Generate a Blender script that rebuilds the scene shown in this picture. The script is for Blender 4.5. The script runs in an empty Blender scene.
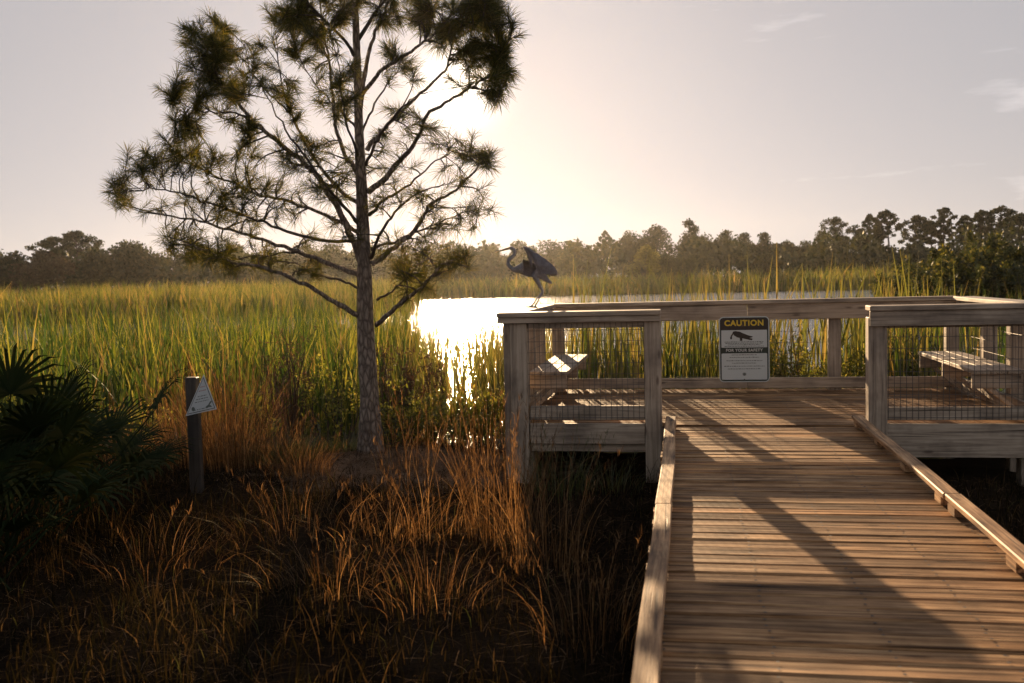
import bpy, bmesh, math, random
import numpy as np
from mathutils import Vector, Matrix
random.seed(7); rng = np.random.default_rng(7)
C = bpy.context.scene.collection
sc = bpy.context.scene
R = math.radians

# ------------------------------------------------------------------ camera
YAW, PITCH, ROLL, EYE, FPX = 0.1727, 0.0645, 0.0246, 1.3673, 995.0
f_ = np.array([-math.sin(YAW)*math.cos(PITCH), math.cos(YAW)*math.cos(PITCH), -math.sin(PITCH)])
r_ = np.array([math.cos(YAW), math.sin(YAW), 0.0]); u_ = np.cross(r_, f_)
cr, sr = math.cos(ROLL), math.sin(ROLL)
CR, CU, CF = cr*r_ - sr*u_, sr*r_ + cr*u_, f_
cam = bpy.data.cameras.new('camera'); co = bpy.data.objects.new('camera', cam); C.objects.link(co)
co.matrix_world = Matrix(((CR[0], CU[0], -CF[0], 0), (CR[1], CU[1], -CF[1], 0), (CR[2], CU[2], -CF[2], EYE), (0, 0, 0, 1)))
cam.sensor_width = 36; cam.lens = FPX/1024*36; cam.clip_start = .05; cam.clip_end = 4000
cam.dof.use_dof = True; cam.dof.focus_distance = 9.6; cam.dof.aperture_fstop = 3.2
sc.camera = co

# ------------------------------------------------------------------ sky, sun, exposure
SUN = np.array([-.2225, .9840, .189]); SUN /= np.linalg.norm(SUN)
EL = math.asin(SUN[2]); AZ = math.atan2(SUN[0], SUN[1])
w = bpy.data.worlds.new('World'); sc.world = w; w.use_nodes = True
nt = w.node_tree; nt.nodes.clear()
def N(nt, t, **k):
    n = nt.nodes.new(t)
    for a, b in k.items():
        if a in n.inputs: n.inputs[a].default_value = b
        else: setattr(n, a, b)
    return n
SHOULDER = 3.35
sky = N(nt, 'ShaderNodeTexSky', sky_type='NISHITA', sun_disc=False, sun_elevation=EL, sun_rotation=AZ,
        altitude=0, air_density=1.0, dust_density=.6, ozone_density=1.5)
hs = N(nt, 'ShaderNodeHueSaturation', Saturation=.36)
tint = N(nt, 'ShaderNodeMix', data_type='RGBA', blend_type='MULTIPLY'); tint.inputs[0].default_value = 1
tint.inputs[7].default_value = (1.035, .965, .985, 1)
tc = N(nt, 'ShaderNodeTexCoord'); mp = N(nt, 'ShaderNodeMapping'); mp.inputs['Scale'].default_value = (2.2, 2.2, 12)
nz = N(nt, 'ShaderNodeTexNoise', Scale=2.6, Detail=8, Roughness=.62)
cl = N(nt, 'ShaderNodeValToRGB'); cl.color_ramp.elements[0].position = .56; cl.color_ramp.elements[1].position = .74
cl.color_ramp.elements[1].color = (.42, .40, .38, 1)
addc = N(nt, 'ShaderNodeMix', data_type='RGBA', blend_type='ADD'); addc.inputs[0].default_value = 1
bg = N(nt, 'ShaderNodeBackground', Strength=.118); out = N(nt, 'ShaderNodeOutputWorld')
L = nt.links.new
# soft shoulder on the sky's brightness: c / (1 + c/m)
dv = N(nt, 'ShaderNodeVectorMath', operation='MULTIPLY'); dv.inputs[1].default_value = (1/SHOULDER,)*3; L(sky.outputs[0], dv.inputs[0])
ad1 = N(nt, 'ShaderNodeVectorMath', operation='ADD'); ad1.inputs[1].default_value = (1, 1, 1); L(dv.outputs[0], ad1.inputs[0])
dv2 = N(nt, 'ShaderNodeVectorMath', operation='DIVIDE'); L(sky.outputs[0], dv2.inputs[0]); L(ad1.outputs[0], dv2.inputs[1])
L(dv2.outputs[0], hs.inputs['Color']); L(hs.outputs[0], tint.inputs[6])
L(tc.outputs['Generated'], mp.inputs[0]); L(mp.outputs[0], nz.inputs['Vector'])
cd = CR*((960-512)/FPX)+CU*((341.5-10)/FPX)+CF; cd /= np.linalg.norm(cd)     # a few wisps high on the right
dt = N(nt, 'ShaderNodeVectorMath', operation='DOT_PRODUCT'); dt.inputs[1].default_value = tuple(cd); nrm = N(nt, 'ShaderNodeVectorMath', operation='NORMALIZE')
L(tc.outputs['Generated'], nrm.inputs[0]); L(nrm.outputs[0], dt.inputs[0])
mr = N(nt, 'ShaderNodeMapRange'); mr.inputs[1].default_value = .90; mr.inputs[2].default_value = .99; mr.inputs[3].default_value = -.3; mr.inputs[4].default_value = .015; L(dt.outputs['Value'], mr.inputs[0])
sm = N(nt, 'ShaderNodeMath', operation='ADD'); L(nz.outputs[0], sm.inputs[0]); L(mr.outputs[0], sm.inputs[1]); L(sm.outputs[0], cl.inputs[0])
mulc = N(nt, 'ShaderNodeMix', data_type='RGBA', blend_type='MULTIPLY'); mulc.inputs[0].default_value = 1
L(tint.outputs[2], mulc.inputs[6]); L(cl.outputs[0], mulc.inputs[7])
L(tint.outputs[2], addc.inputs[6]); L(mulc.outputs[2], addc.inputs[7]); # the aureole close round the low sun
sd = N(nt, 'ShaderNodeVectorMath', operation='DOT_PRODUCT'); sd.inputs[1].default_value = tuple(SUN); L(nrm.outputs[0], sd.inputs[0])
pw = N(nt, 'ShaderNodeMath', operation='POWER'); L(sd.outputs['Value'], pw.inputs[0]); pw.inputs[1].default_value = 2200
au = N(nt, 'ShaderNodeVectorMath', operation='SCALE'); au.inputs[0].default_value = (9, 7.6, 5.6); L(pw.outputs[0], au.inputs['Scale'])
ad3 = N(nt, 'ShaderNodeVectorMath', operation='ADD'); L(addc.outputs[2], ad3.inputs[0]); L(au.outputs[0], ad3.inputs[1])
L(ad3.outputs[0], bg.inputs[0]); L(bg.outputs[0], out.inputs[0])
sl = bpy.data.lights.new('sun', 'SUN'); sl.energy = 5.0; sl.angle = R(.5); sl.color = (1.0, .69, .39)
so = bpy.data.objects.new('sun', sl); C.objects.link(so)
so.rotation_euler = Vector(-SUN).to_track_quat('-Z', 'Y').to_euler()
sc.view_settings.view_transform = 'Standard'; sc.view_settings.look = 'None'
sc.view_settings.exposure = 1.02; sc.view_settings.gamma = 1
sc.cycles.use_denoising = True
sc.cycles.max_bounces = 5; sc.cycles.diffuse_bounces = 2; sc.cycles.glossy_bounces = 2
sc.cycles.transmission_bounces = 3; sc.cycles.transparent_max_bounces = 6; sc.cycles.volume_bounces = 0
sc.cycles.sample_clamp_indirect = 4; sc.cycles.caustics_reflective = False; sc.cycles.caustics_refractive = False

# ------------------------------------------------------------------ helpers
def at(x, y, Y=None, z=None):
    d = CR*((x-512)/FPX) - CU*((y-341.5)/FPX) + CF
    t = Y/d[1] if Y is not None else (z-EYE)/d[2]
    return np.array([0, 0, EYE]) + t*d
def at_dist(x, D, z=0.0):
    d = CR*((x-512)/FPX) + CF*1.0; d = d/math.hypot(d[0], d[1])
    return np.array([d[0]*D, d[1]*D, z])
def ztop(x, y, D):            # height of a point seen at (x, y) at distance D
    d = CR*((x-512)/FPX) - CU*((y-341.5)/FPX) + CF
    return EYE + D*d[2]/math.hypot(d[0], d[1])

def tag(o, label=None, cat=None, group=None, kind=None):
    if label: o['label'] = label
    if cat: o['category'] = cat
    if group: o['group'] = group
    if kind: o['kind'] = kind
    return o
def empty(name, loc=(0, 0, 0), rz=0, **k):
    o = bpy.data.objects.new(name, None); C.objects.link(o); o.location = loc; o.rotation_euler[2] = rz
    o.empty_display_size = .2
    return tag(o, **k)
def link(name, me, mat, parent=None, smooth=False, bevel=0):
    o = bpy.data.objects.new(name, me); C.objects.link(o)
    for m in (mat if isinstance(mat, (list, tuple)) else [mat]): me.materials.append(m)
    if parent is not None: o.parent = parent
    if smooth: me.polygons.foreach_set('use_smooth', np.ones(len(me.polygons), bool))
    if bevel:
        b = o.modifiers.new('bevel', 'BEVEL'); b.width = bevel; b.segments = 1; b.limit_method = 'ANGLE'
    return o
def np_mesh(name, V, F):      # V (n,3), F (m,k) with equal k
    me = bpy.data.meshes.new(name); V = np.asarray(V, np.float32); F = np.asarray(F, np.int32)
    m, k = F.shape
    me.vertices.add(len(V)); me.vertices.foreach_set('co', V.ravel())
    me.loops.add(m*k); me.loops.foreach_set('vertex_index', F.ravel())
    me.polygons.add(m); me.polygons.foreach_set('loop_start', np.arange(0, m*k, k, dtype=np.int32))
    me.polygons.foreach_set('loop_total', np.full(m, k, np.int32))
    me.update(calc_edges=True); return me
class MB:
    def __init__(s): s.v = []; s.f = []; s.m = []
    def add(s, vs, fs, mi=0):
        b = len(s.v); s.v += [tuple(v) for v in vs]; s.f += [tuple(b+i for i in f) for f in fs]; s.m += [mi]*len(fs)
    def box(s, x0, x1, y0, y1, z0, z1, mi=0, jit=0):
        j = lambda: random.uniform(-jit, jit) if jit else 0
        vs = [(x+j(), y, z+j()) for x, y, z in ((x0,y0,z0),(x1,y0,z0),(x1,y1,z0),(x0,y1,z0),(x0,y0,z1),(x1,y0,z1),(x1,y1,z1),(x0,y1,z1))]
        s.add(vs, [(3,2,1,0),(4,5,6,7),(0,1,5,4),(1,2,6,5),(2,3,7,6),(3,0,4,7)], mi)
    def beam(s, a, b, wd, ht, up=(0,0,1), mi=0):
        a, b, up = Vector(a), Vector(b), Vector(up); d = (b-a).normalized(); sx = d.cross(up).normalized()*(wd/2); sz = sx.cross(d).normalized()*(ht/2)
        vs = [p+i*sx+j*sz for p in (a, b) for i, j in ((-1,-1),(1,-1),(1,1),(-1,1))]
        s.add(vs, [(0,1,2,3),(7,6,5,4),(0,4,5,1),(1,5,6,2),(2,6,7,3),(3,7,4,0)], mi)
    def tube(s, pts, rad, n=8, mi=0, cap=True, wob=0):
        pts = [Vector(p) for p in pts]; rad = rad if hasattr(rad, '__len__') else [rad]*len(pts)
        rings = []; ref = Vector((0.3, 0.9, .2))
        for i, p in enumerate(pts):
            d = (pts[min(i+1, len(pts)-1)]-pts[max(i-1, 0)]).normalized()
            a = d.cross(ref).normalized()
            b = d.cross(a); ref = -a.cross(d) if False else ref
            rings.append([p+(a*math.cos(t)+b*math.sin(t))*rad[i]*(1+(random.uniform(-wob, wob) if wob else 0)) for t in [2*math.pi*k/n for k in range(n)]])
        fs = [(i*n+k, i*n+(k+1) % n, (i+1)*n+(k+1) % n, (i+1)*n+k) for i in range(len(pts)-1) for k in range(n)]
        if cap: fs += [tuple(range(n))[::-1], tuple((len(pts)-1)*n+k for k in range(n))]
        s.add([v for r in rings for v in r], fs, mi)
    def build(s, name, mat, parent=None, smooth=False, bevel=0):
        me = bpy.data.meshes.new(name); me.from_pydata(s.v, [], s.f)
        me.polygons.foreach_set('material_index', s.m)
        bm = bmesh.new(); bm.from_mesh(me); bmesh.ops.recalc_face_normals(bm, faces=bm.faces); bm.to_mesh(me); bm.free()
        return link(name, me, mat, parent, smooth, bevel)
def catmull(P, n=6):
    P = [np.array(p, float) for p in P]; P = [2*P[0]-P[1]]+P+[2*P[-1]-P[-2]]; o = []
    for i in range(1, len(P)-2):
        for k in range(n):
            t = k/n; a, b, c, d = P[i-1:i+3]
            o.append(.5*((2*b)+(-a+c)*t+(2*a-5*b+4*c-d)*t*t+(-a+3*b-3*c+d)*t**3))
    o.append(P[-2]); return np.array(o)

# ------------------------------------------------------------------ materials
def mat(name):
    m = bpy.data.materials.new(name); m.use_nodes = True; m.node_tree.nodes.clear(); return m, m.node_tree
def ramp(nt, fac, cols):
    r = N(nt, 'ShaderNodeValToRGB'); e = r.color_ramp.elements
    while len(e) < len(cols): e.new(.5)
    for i, (p, c) in enumerate(cols): e[i].position = p; e[i].color = (*c, 1)
    nt.links.new(fac, r.inputs[0]); return r.outputs[0]
def mix(nt, a, b, f, mode='MIX'):
    m = N(nt, 'ShaderNodeMix', data_type='RGBA', blend_type=mode)
    for s, v in ((0, f), (6, a), (7, b)):
        if hasattr(v, 'is_output'): nt.links.new(v, m.inputs[s])
        else: m.inputs[s].default_value = v if s == 0 else (*v, 1)
    return m.outputs[2]
def wood(name, axis, cols, rough=.62, bump=.5, spec=.5, var=.55):
    m, nt = mat(name); L = nt.links.new
    tc = N(nt, 'ShaderNodeTexCoord'); geo = N(nt, 'ShaderNodeNewGeometry')
    sc_ = [38, 38, 38]; sc_[axis] = 1.6
    cmb = N(nt, 'ShaderNodeVectorMath', operation='SCALE'); cmb.inputs[0].default_value = (7.3, 3.1, 5.7); L(geo.outputs['Random Per Island'], cmb.inputs['Scale'])
    ad = N(nt, 'ShaderNodeVectorMath', operation='ADD'); L(tc.outputs['Object'], ad.inputs[0]); L(cmb.outputs[0], ad.inputs[1])
    mp = N(nt, 'ShaderNodeMapping'); mp.inputs['Scale'].default_value = sc_; L(ad.outputs[0], mp.inputs[0])
    g = N(nt, 'ShaderNodeTexNoise', Scale=1.0, Detail=5, Roughness=.65, Distortion=.4); L(mp.outputs[0], g.inputs['Vector'])
    big = N(nt, 'ShaderNodeTexNoise', Scale=2.3, Detail=4, Roughness=.6); L(ad.outputs[0], big.inputs['Vector'])
    c = ramp(nt, g.outputs[0], cols)
    c = mix(nt, c, ramp(nt, geo.outputs['Random Per Island'], [(0, (.45, .43, .42)), (.3, (.8, .76, .72)), (.55, (1, .92, .8)), (.8, (1, 1, 1)), (1, (1.2, .95, .68))]), var, 'MULTIPLY')
    c = mix(nt, c, ramp(nt, big.outputs[0], [(.32, (.42, .40, .39)), (.56, (1.12, 1.1, 1.06))]), .8, 'MULTIPLY')
    # knots
    sk = [9, 9, 9]; sk[axis] = 2.6
    mk = N(nt, 'ShaderNodeMapping'); mk.inputs['Scale'].default_value = sk; L(ad.outputs[0], mk.inputs[0])
    vo = N(nt, 'ShaderNodeTexVoronoi', Scale=1.0, Randomness=1.0); L(mk.outputs[0], vo.inputs['Vector'])
    c = mix(nt, c, ramp(nt, vo.outputs['Distance'], [(.06, (.16, .1, .07)), (.16, (1, 1, 1))]), .7, 'MULTIPLY')
    # long drying cracks
    cs = [70, 70, 70]; cs[axis] = 1.1
    m3 = N(nt, 'ShaderNodeMapping'); m3.inputs['Scale'].default_value = cs; L(ad.outputs[0], m3.inputs[0])
    n3 = N(nt, 'ShaderNodeTexNoise', Scale=.8, Detail=2, Roughness=.5); L(m3.outputs[0], n3.inputs['Vector'])
    ck = ramp(nt, n3.outputs[0], [(.28, (.2, .17, .15)), (.36, (1, 1, 1))]); c = mix(nt, c, ck, .85, 'MULTIPLY')
    bs = N(nt, 'ShaderNodeBsdfPrincipled', Roughness=rough); bs.inputs['Specular IOR Level'].default_value = spec
    b1 = N(nt, 'ShaderNodeBump', Strength=bump, Distance=.004); L(g.outputs[0], b1.inputs['Height'])
    b2 = N(nt, 'ShaderNodeBump', Strength=.6, Distance=.004); L(ck, b2.inputs['Height']); L(b1.outputs[0], b2.inputs['Normal'])
    o = N(nt, 'ShaderNodeOutputMaterial'); L(c, bs.inputs['Base Color']); L(b2.outputs[0], bs.inputs['Normal']); L(bs.outputs[0], o.inputs[0])
    return m
GREY = [(.28, (.16, .125, .095)), (.5, (.38, .315, .25)), (.72, (.52, .45, .37))]
WARM = [(.34, (.09, .05, .026)), (.5, (.38, .225, .118)), (.66, (.68, .46, .265))]
wood_x = wood('weathered_wood_across', 0, GREY); wood_y = wood('weathered_wood_along', 1, GREY); wood_z = wood('weathered_wood_upright', 2, GREY)
deck_wood = wood('deck_board_wood', 0, WARM, rough=.65, bump=.8, spec=.08, var=1.0)
kerb_wood = wood('kerb_wood', 1, WARM, rough=.6, spec=.2)
bench_wood = wood('bench_wood', 1, [(.25, (.22, .18, .14)), (.5, (.38, .32, .26)), (.75, (.5, .43, .35))])

def leafmat(name, cols, trans=.45, rough=.5, gloss=.06, big=None, tcol=(1.25, 1.1, .6)):
    m, nt = mat(name); L = nt.links.new; geo = N(nt, 'ShaderNodeNewGeometry'); tc = N(nt, 'ShaderNodeTexCoord')
    c = ramp(nt, geo.outputs['Random Per Island'], cols)
    nz = N(nt, 'ShaderNodeTexNoise', Scale=(big or 1.2), Detail=3); L(tc.outputs['Object'], nz.inputs['Vector'])
    c = mix(nt, c, ramp(nt, nz.outputs[0], [(.3, (.5, .5, .5)), (.65, (1.15, 1.15, 1.1))]), .8, 'MULTIPLY')
    d = N(nt, 'ShaderNodeBsdfDiffuse'); t = N(nt, 'ShaderNodeBsdfTranslucent'); g = N(nt, 'ShaderNodeBsdfGlossy', Roughness=rough)
    ct = mix(nt, c, tcol, 1.0, 'MULTIPLY')
    L(c, d.inputs[0]); L(ct, t.inputs[0]); g.inputs[0].default_value = (.8, .8, .7, 1)
    a = N(nt, 'ShaderNodeMixShader'); a.inputs[0].default_value = trans; L(d.outputs[0], a.inputs[1]); L(t.outputs[0], a.inputs[2])
    b = N(nt, 'ShaderNodeMixShader'); b.inputs[0].default_value = gloss; L(a.outputs[0], b.inputs[1]); L(g.outputs[0], b.inputs[2])
    o = N(nt, 'ShaderNodeOutputMaterial'); L(b.outputs[0], o.inputs[0]); return m
def plain(name, col, rough=.6, metal=0, spec=.5, noise=0, bump=0):
    m, nt = mat(name); L = nt.links.new
    bs = N(nt, 'ShaderNodeBsdfPrincipled', Roughness=rough, Metallic=metal); bs.inputs['Base Color'].default_value = (*col, 1); bs.inputs['Specular IOR Level'].default_value = spec
    o = N(nt, 'ShaderNodeOutputMaterial'); L(bs.outputs[0], o.inputs[0])
    if noise:
        tc = N(nt, 'ShaderNodeTexCoord'); nz = N(nt, 'ShaderNodeTexNoise', Scale=noise, Detail=5, Roughness=.65); L(tc.outputs['Object'], nz.inputs['Vector'])
        L(mix(nt, col, ramp(nt, nz.outputs[0], [(.3, (.55, .55, .55)), (.7, (1.2, 1.2, 1.2))]), 1.0, 'MULTIPLY'), bs.inputs['Base Color'])
        if bump:
            b = N(nt, 'ShaderNodeBump', Strength=bump, Distance=.01); L(nz.outputs[0], b.inputs['Height']); L(b.outputs[0], bs.inputs['Normal'])
    return m
REED = [(0, (.02, .05, .010)), (.4, (.055, .105, .016)), (.7, (.16, .20, .03)), (.9, (.32, .30, .07)), (1, (.30, .20, .09))]
reed_near = leafmat('reed_leaf', REED, .5, big=.9)
reed_far = leafmat('far_reed_leaf', [(0, (.05, .075, .015)), (.5, (.17, .20, .035)), (.8, (.30, .27, .07)), (1, (.36, .24, .10))], .5, big=.08)
reed_gold = leafmat('golden_reed_leaf', [(0, (.13, .16, .04)), (.5, (.22, .22, .06)), (1, (.34, .26, .10))], .55, big=.25)
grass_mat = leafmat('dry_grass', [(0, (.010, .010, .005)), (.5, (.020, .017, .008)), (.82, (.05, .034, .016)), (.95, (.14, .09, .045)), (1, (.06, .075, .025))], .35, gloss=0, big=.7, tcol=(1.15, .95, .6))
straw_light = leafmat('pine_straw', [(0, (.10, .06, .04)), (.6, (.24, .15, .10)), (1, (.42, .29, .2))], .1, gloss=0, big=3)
straw_mat = leafmat('straw', [(0, (.02, .014, .009)), (.6, (.055, .036, .022)), (.9, (.15, .095, .055)), (1, (.3, .19, .11))], .15, gloss=0, big=1.2)
bunch_mat = leafmat('broomsedge', [(0, (.05, .028, .013)), (.5, (.14, .08, .035)), (.85, (.28, .17, .08)), (1, (.42, .28, .14))], .5, gloss=.02, big=2.5, tcol=(1.2, .95, .65))
green_grass = leafmat('green_grass', [(0, (.03, .05, .012)), (.6, (.08, .11, .025)), (1, (.15, .13, .04))], .5)
bush_gold = leafmat('yellow_green_leaf', [(0, (.10, .14, .025)), (.5, (.26, .29, .05)), (1, (.48, .42, .11))], .7, big=2)
bush_dark = leafmat('dark_bush_leaf', [(0, (.015, .025, .008)), (.6, (.045, .06, .014)), (.9, (.15, .15, .03)), (1, (.25, .21, .05))], .45, big=.5)
dead_mat = leafmat('dead_stalk', [(0, (.06, .035, .022)), (.6, (.13, .075, .045)), (1, (.2, .13, .08))], .25, tcol=(1.2, .8, .55))
needle_mat = leafmat('pine_needle', [(0, (.025, .036, .009)), (.6, (.07, .085, .02)), (1, (.18, .16, .045))], .55, gloss=.03, tcol=(1.4, 1.1, .45))
tree_mat = leafmat('far_tree_leaf', [(0, (.02, .028, .010)), (.6, (.04, .05, .016)), (1, (.08, .08, .028))], .35, big=.15)
tree_brown = leafmat('brownish_tree_leaf', [(0, (.04, .03, .018)), (.6, (.085, .055, .032)), (1, (.12, .09, .05))], .35, big=.2)
palm_mat = leafmat('palmetto_leaf', [(0, (.012, .022, .008)), (.6, (.022, .034, .012)), (1, (.045, .05, .02))], .08, gloss=.01, rough=.5)
def barkmat():
    m, nt = mat('pine_bark'); L = nt.links.new; tc = N(nt, 'ShaderNodeTexCoord')
    mp = N(nt, 'ShaderNodeMapping'); mp.inputs['Scale'].default_value = (22, 22, 8); L(tc.outputs['Object'], mp.inputs[0])
    v = N(nt, 'ShaderNodeTexVoronoi', feature='DISTANCE_TO_EDGE', Scale=1.0); n = N(nt, 'ShaderNodeTexNoise', Scale=1.4, Detail=6, Roughness=.7)
    L(mp.outputs[0], v.inputs['Vector']); L(mp.outputs[0], n.inputs['Vector'])
    c = mix(nt, ramp(nt, n.outputs[0], [(.3, (.16, .12, .095)), (.55, (.32, .26, .21)), (.75, (.42, .36, .30))]), ramp(nt, v.outputs[0], [(0, (.2, .17, .15)), (.25, (1, 1, 1))]), .85, 'MULTIPLY')
    bs = N(nt, 'ShaderNodeBsdfPrincipled', Roughness=.85); L(c, bs.inputs[0])
    b = N(nt, 'ShaderNodeBump', Strength=1, Distance=.03); h = N(nt, 'ShaderNodeMath', operation='MINIMUM'); L(v.outputs[0], h.inputs[0]); h.inputs[1].default_value = .3
    L(h.outputs[0], b.inputs['Height']); L(b.outputs[0], bs.inputs['Normal']); o = N(nt, 'ShaderNodeOutputMaterial'); L(bs.outputs[0], o.inputs[0]); return m
bark = barkmat(); twig_mat = plain('twig_bark', (.075, .055, .042), .8, noise=9)
far_bark = plain('far_bark', (.07, .055, .045), .9)

# ------------------------------------------------------------------ ground, water
WATER = -.72
def shore(X): return np.where(X > -2.2, 11.75, 11.75+.12*(X+2.2)) + .25*np.sin(X*1.7) + .12*np.sin(X*4.1+1)
def ground_z(X, Y):
    X = np.asarray(X, float); Y = np.asarray(Y, float)
    base = -.44 - .012*Y + .022*np.sin(X*1.3+Y*.7) + .012*np.sin(X*2.9-Y*1.9) + .010*np.sin(X*6.1+Y*5.3)+.008*np.sin(X*13.1-Y*11.3)
    s = np.clip((Y-shore(X)+.9)/3.0, 0, 1); s = s*s*(3-2*s)
    z = base*(1-s) + (-1.6)*s
    D = np.hypot(X, Y); far = np.clip((D-110)/8, 0, 1)*(Y > 0); far = far*far*(3-2*far)
    z = z*(1-far) + (-.45+.15*np.sin(X*.07)+.1*np.sin(Y*.09))*far
    return z
def sheet():
    xs = np.concatenate([-np.geomspace(400, 14, 26), np.arange(-13.8, 8, .22), np.geomspace(8.2, 400, 28)])
    ys = np.concatenate([-np.geomspace(300, 3, 20), np.arange(-2.8, 16, .22), np.geomspace(16.3, 84, 20), np.arange(86, 124, 2.5), np.geomspace(127, 410, 14)])
    X, Y = np.meshgrid(xs, ys); Z = ground_z(X, Y)
    V = np.stack([X, Y, Z], -1).reshape(-1, 3); n = len(xs); i, j = np.meshgrid(np.arange(len(ys)-1), np.arange(n-1), indexing='ij')
    a = (i*n+j).ravel(); return V, np.stack([a, a+1, a+n+1, a+n], 1)
m_ground, nt = mat('soil'); L = nt.links.new
tcn = N(nt, 'ShaderNodeTexCoord'); n1 = N(nt, 'ShaderNodeTexNoise', Scale=1.1, Detail=6, Roughness=.7); n2 = N(nt, 'ShaderNodeTexNoise', Scale=45, Detail=6, Roughness=.75)
L(tcn.outputs['Object'], n1.inputs['Vector']); L(tcn.outputs['Object'], n2.inputs['Vector'])
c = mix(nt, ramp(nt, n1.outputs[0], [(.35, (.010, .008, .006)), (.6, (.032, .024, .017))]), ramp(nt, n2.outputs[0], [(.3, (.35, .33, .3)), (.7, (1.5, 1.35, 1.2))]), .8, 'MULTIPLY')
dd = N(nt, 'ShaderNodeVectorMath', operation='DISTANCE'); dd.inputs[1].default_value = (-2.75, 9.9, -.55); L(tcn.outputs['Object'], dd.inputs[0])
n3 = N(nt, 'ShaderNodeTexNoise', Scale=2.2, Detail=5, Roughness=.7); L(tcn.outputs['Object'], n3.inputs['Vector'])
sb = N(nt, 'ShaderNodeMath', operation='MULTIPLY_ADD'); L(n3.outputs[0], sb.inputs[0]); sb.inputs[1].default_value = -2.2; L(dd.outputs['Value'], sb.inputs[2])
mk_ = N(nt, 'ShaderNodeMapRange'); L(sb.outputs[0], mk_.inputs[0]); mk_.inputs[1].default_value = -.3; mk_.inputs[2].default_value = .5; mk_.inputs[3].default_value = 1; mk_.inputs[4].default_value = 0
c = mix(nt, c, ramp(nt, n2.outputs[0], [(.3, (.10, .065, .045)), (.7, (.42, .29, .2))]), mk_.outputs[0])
bs = N(nt, 'ShaderNodeBsdfDiffuse', Roughness=1.0); L(c, bs.inputs[0]); b = N(nt, 'ShaderNodeBump', Strength=.5, Distance=.02); L(n2.outputs[0], b.inputs['Height']); L(b.outputs[0], bs.inputs['Normal'])
o = N(nt, 'ShaderNodeOutputMaterial'); L(bs.outputs[0], o.inputs[0])
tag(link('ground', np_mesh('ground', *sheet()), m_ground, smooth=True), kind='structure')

m_water, nt = mat('lake_water'); L = nt.links.new
tcn = N(nt, 'ShaderNodeTexCoord'); mp = N(nt, 'ShaderNodeMapping'); mp.inputs['Scale'].default_value = (1, 1.5, 1); L(tcn.outputs['Object'], mp.inputs[0])
n1 = N(nt, 'ShaderNodeTexNoise', Scale=3.2, Detail=5, Roughness=.6); n2 = N(nt, 'ShaderNodeTexNoise', Scale=.35, Detail=3); L(mp.outputs[0], n1.inputs['Vector']); L(mp.outputs[0], n2.inputs['Vector'])
bs = N(nt, 'ShaderNodeBsdfPrincipled', Roughness=.2, IOR=1.6); bs.inputs['Base Color'].default_value = (.018, .02, .014, 1)
b1 = N(nt, 'ShaderNodeBump', Strength=1.0, Distance=.06); L(n1.outputs[0], b1.inputs['Height'])
b2 = N(nt, 'ShaderNodeBump', Strength=.3, Distance=.2); L(n2.outputs[0], b2.inputs['Height']); L(b1.outputs[0], b2.inputs['Normal'])
o = N(nt, 'ShaderNodeOutputMaterial'); L(b2.outputs[0], bs.inputs['Normal']); L(bs.outputs[0], o.inputs[0])
tag(link('lake_water', np_mesh('lake_water', [(-160, 8, WATER), (160, 8, WATER), (160, 150, WATER), (-160, 150, WATER)], [(0, 1, 2, 3)]), m_water), kind='structure')

# ------------------------------------------------------------------ blades
def blades(P, h, wd, lean, nseg=3, face=None, droop=.25, seedtip=None):
    n = len(P); t = np.linspace(0, 1, nseg+1)[None, :, None]
    face = rng.uniform(0, math.pi, n) if face is None else face
    sx = np.stack([np.cos(face), np.sin(face), np.zeros(n)], 1)[:, None, :]
    ln = np.concatenate([lean, np.zeros((n, 1))], 1)[:, None, :]
    mag = np.linalg.norm(lean, axis=1)[:, None, None]/np.maximum(h[:, None, None], .01)
    c = P[:, None, :] + ln*t**2 + np.array([0, 0, 1.])*(h[:, None, None]*(t-droop*mag*t**3))
    ww = (wd[:, None, None]/2)*(1-t**2.2*.92)*(.55+.45*np.minimum(1, t*4+.3))
    Lf, Rt = c-sx*ww, c+sx*ww
    V = np.stack([Lf, Rt], 2).reshape(-1, 3)
    k = np.arange(nseg)*2; q = np.stack([k, k+1, k+3, k+2], 1)[None]+(np.arange(n)*(nseg+1)*2)[:, None, None]
    return V, q.reshape(-1, 4)
def merge(parts):
    Vs, Fs, b = [], [], 0
    for V, F in parts: Vs.append(V); Fs.append(F+b); b += len(V)
    return np.concatenate(Vs), np.concatenate(Fs)
def clumped(n, sampler, k=9, r=.12):
    c = sampler(max(1, n//k)); P = np.repeat(c, k, 0)[:n]
    return P+rng.normal(0, r, P.shape)
def polar(n, a0, a1, d0, d1, pw=1.0):     # azimuth right of +Y in degrees, distance
    a = np.radians(rng.uniform(a0, a1, n)); d = d0+(d1-d0)*rng.uniform(0, 1, n)**pw
    return np.stack([np.sin(a)*d, np.cos(a)*d], 1)
def az_px(x): 
    d = CR*((x-512)/FPX)+CF; return math.degrees(math.atan2(d[0], d[1]))
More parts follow.
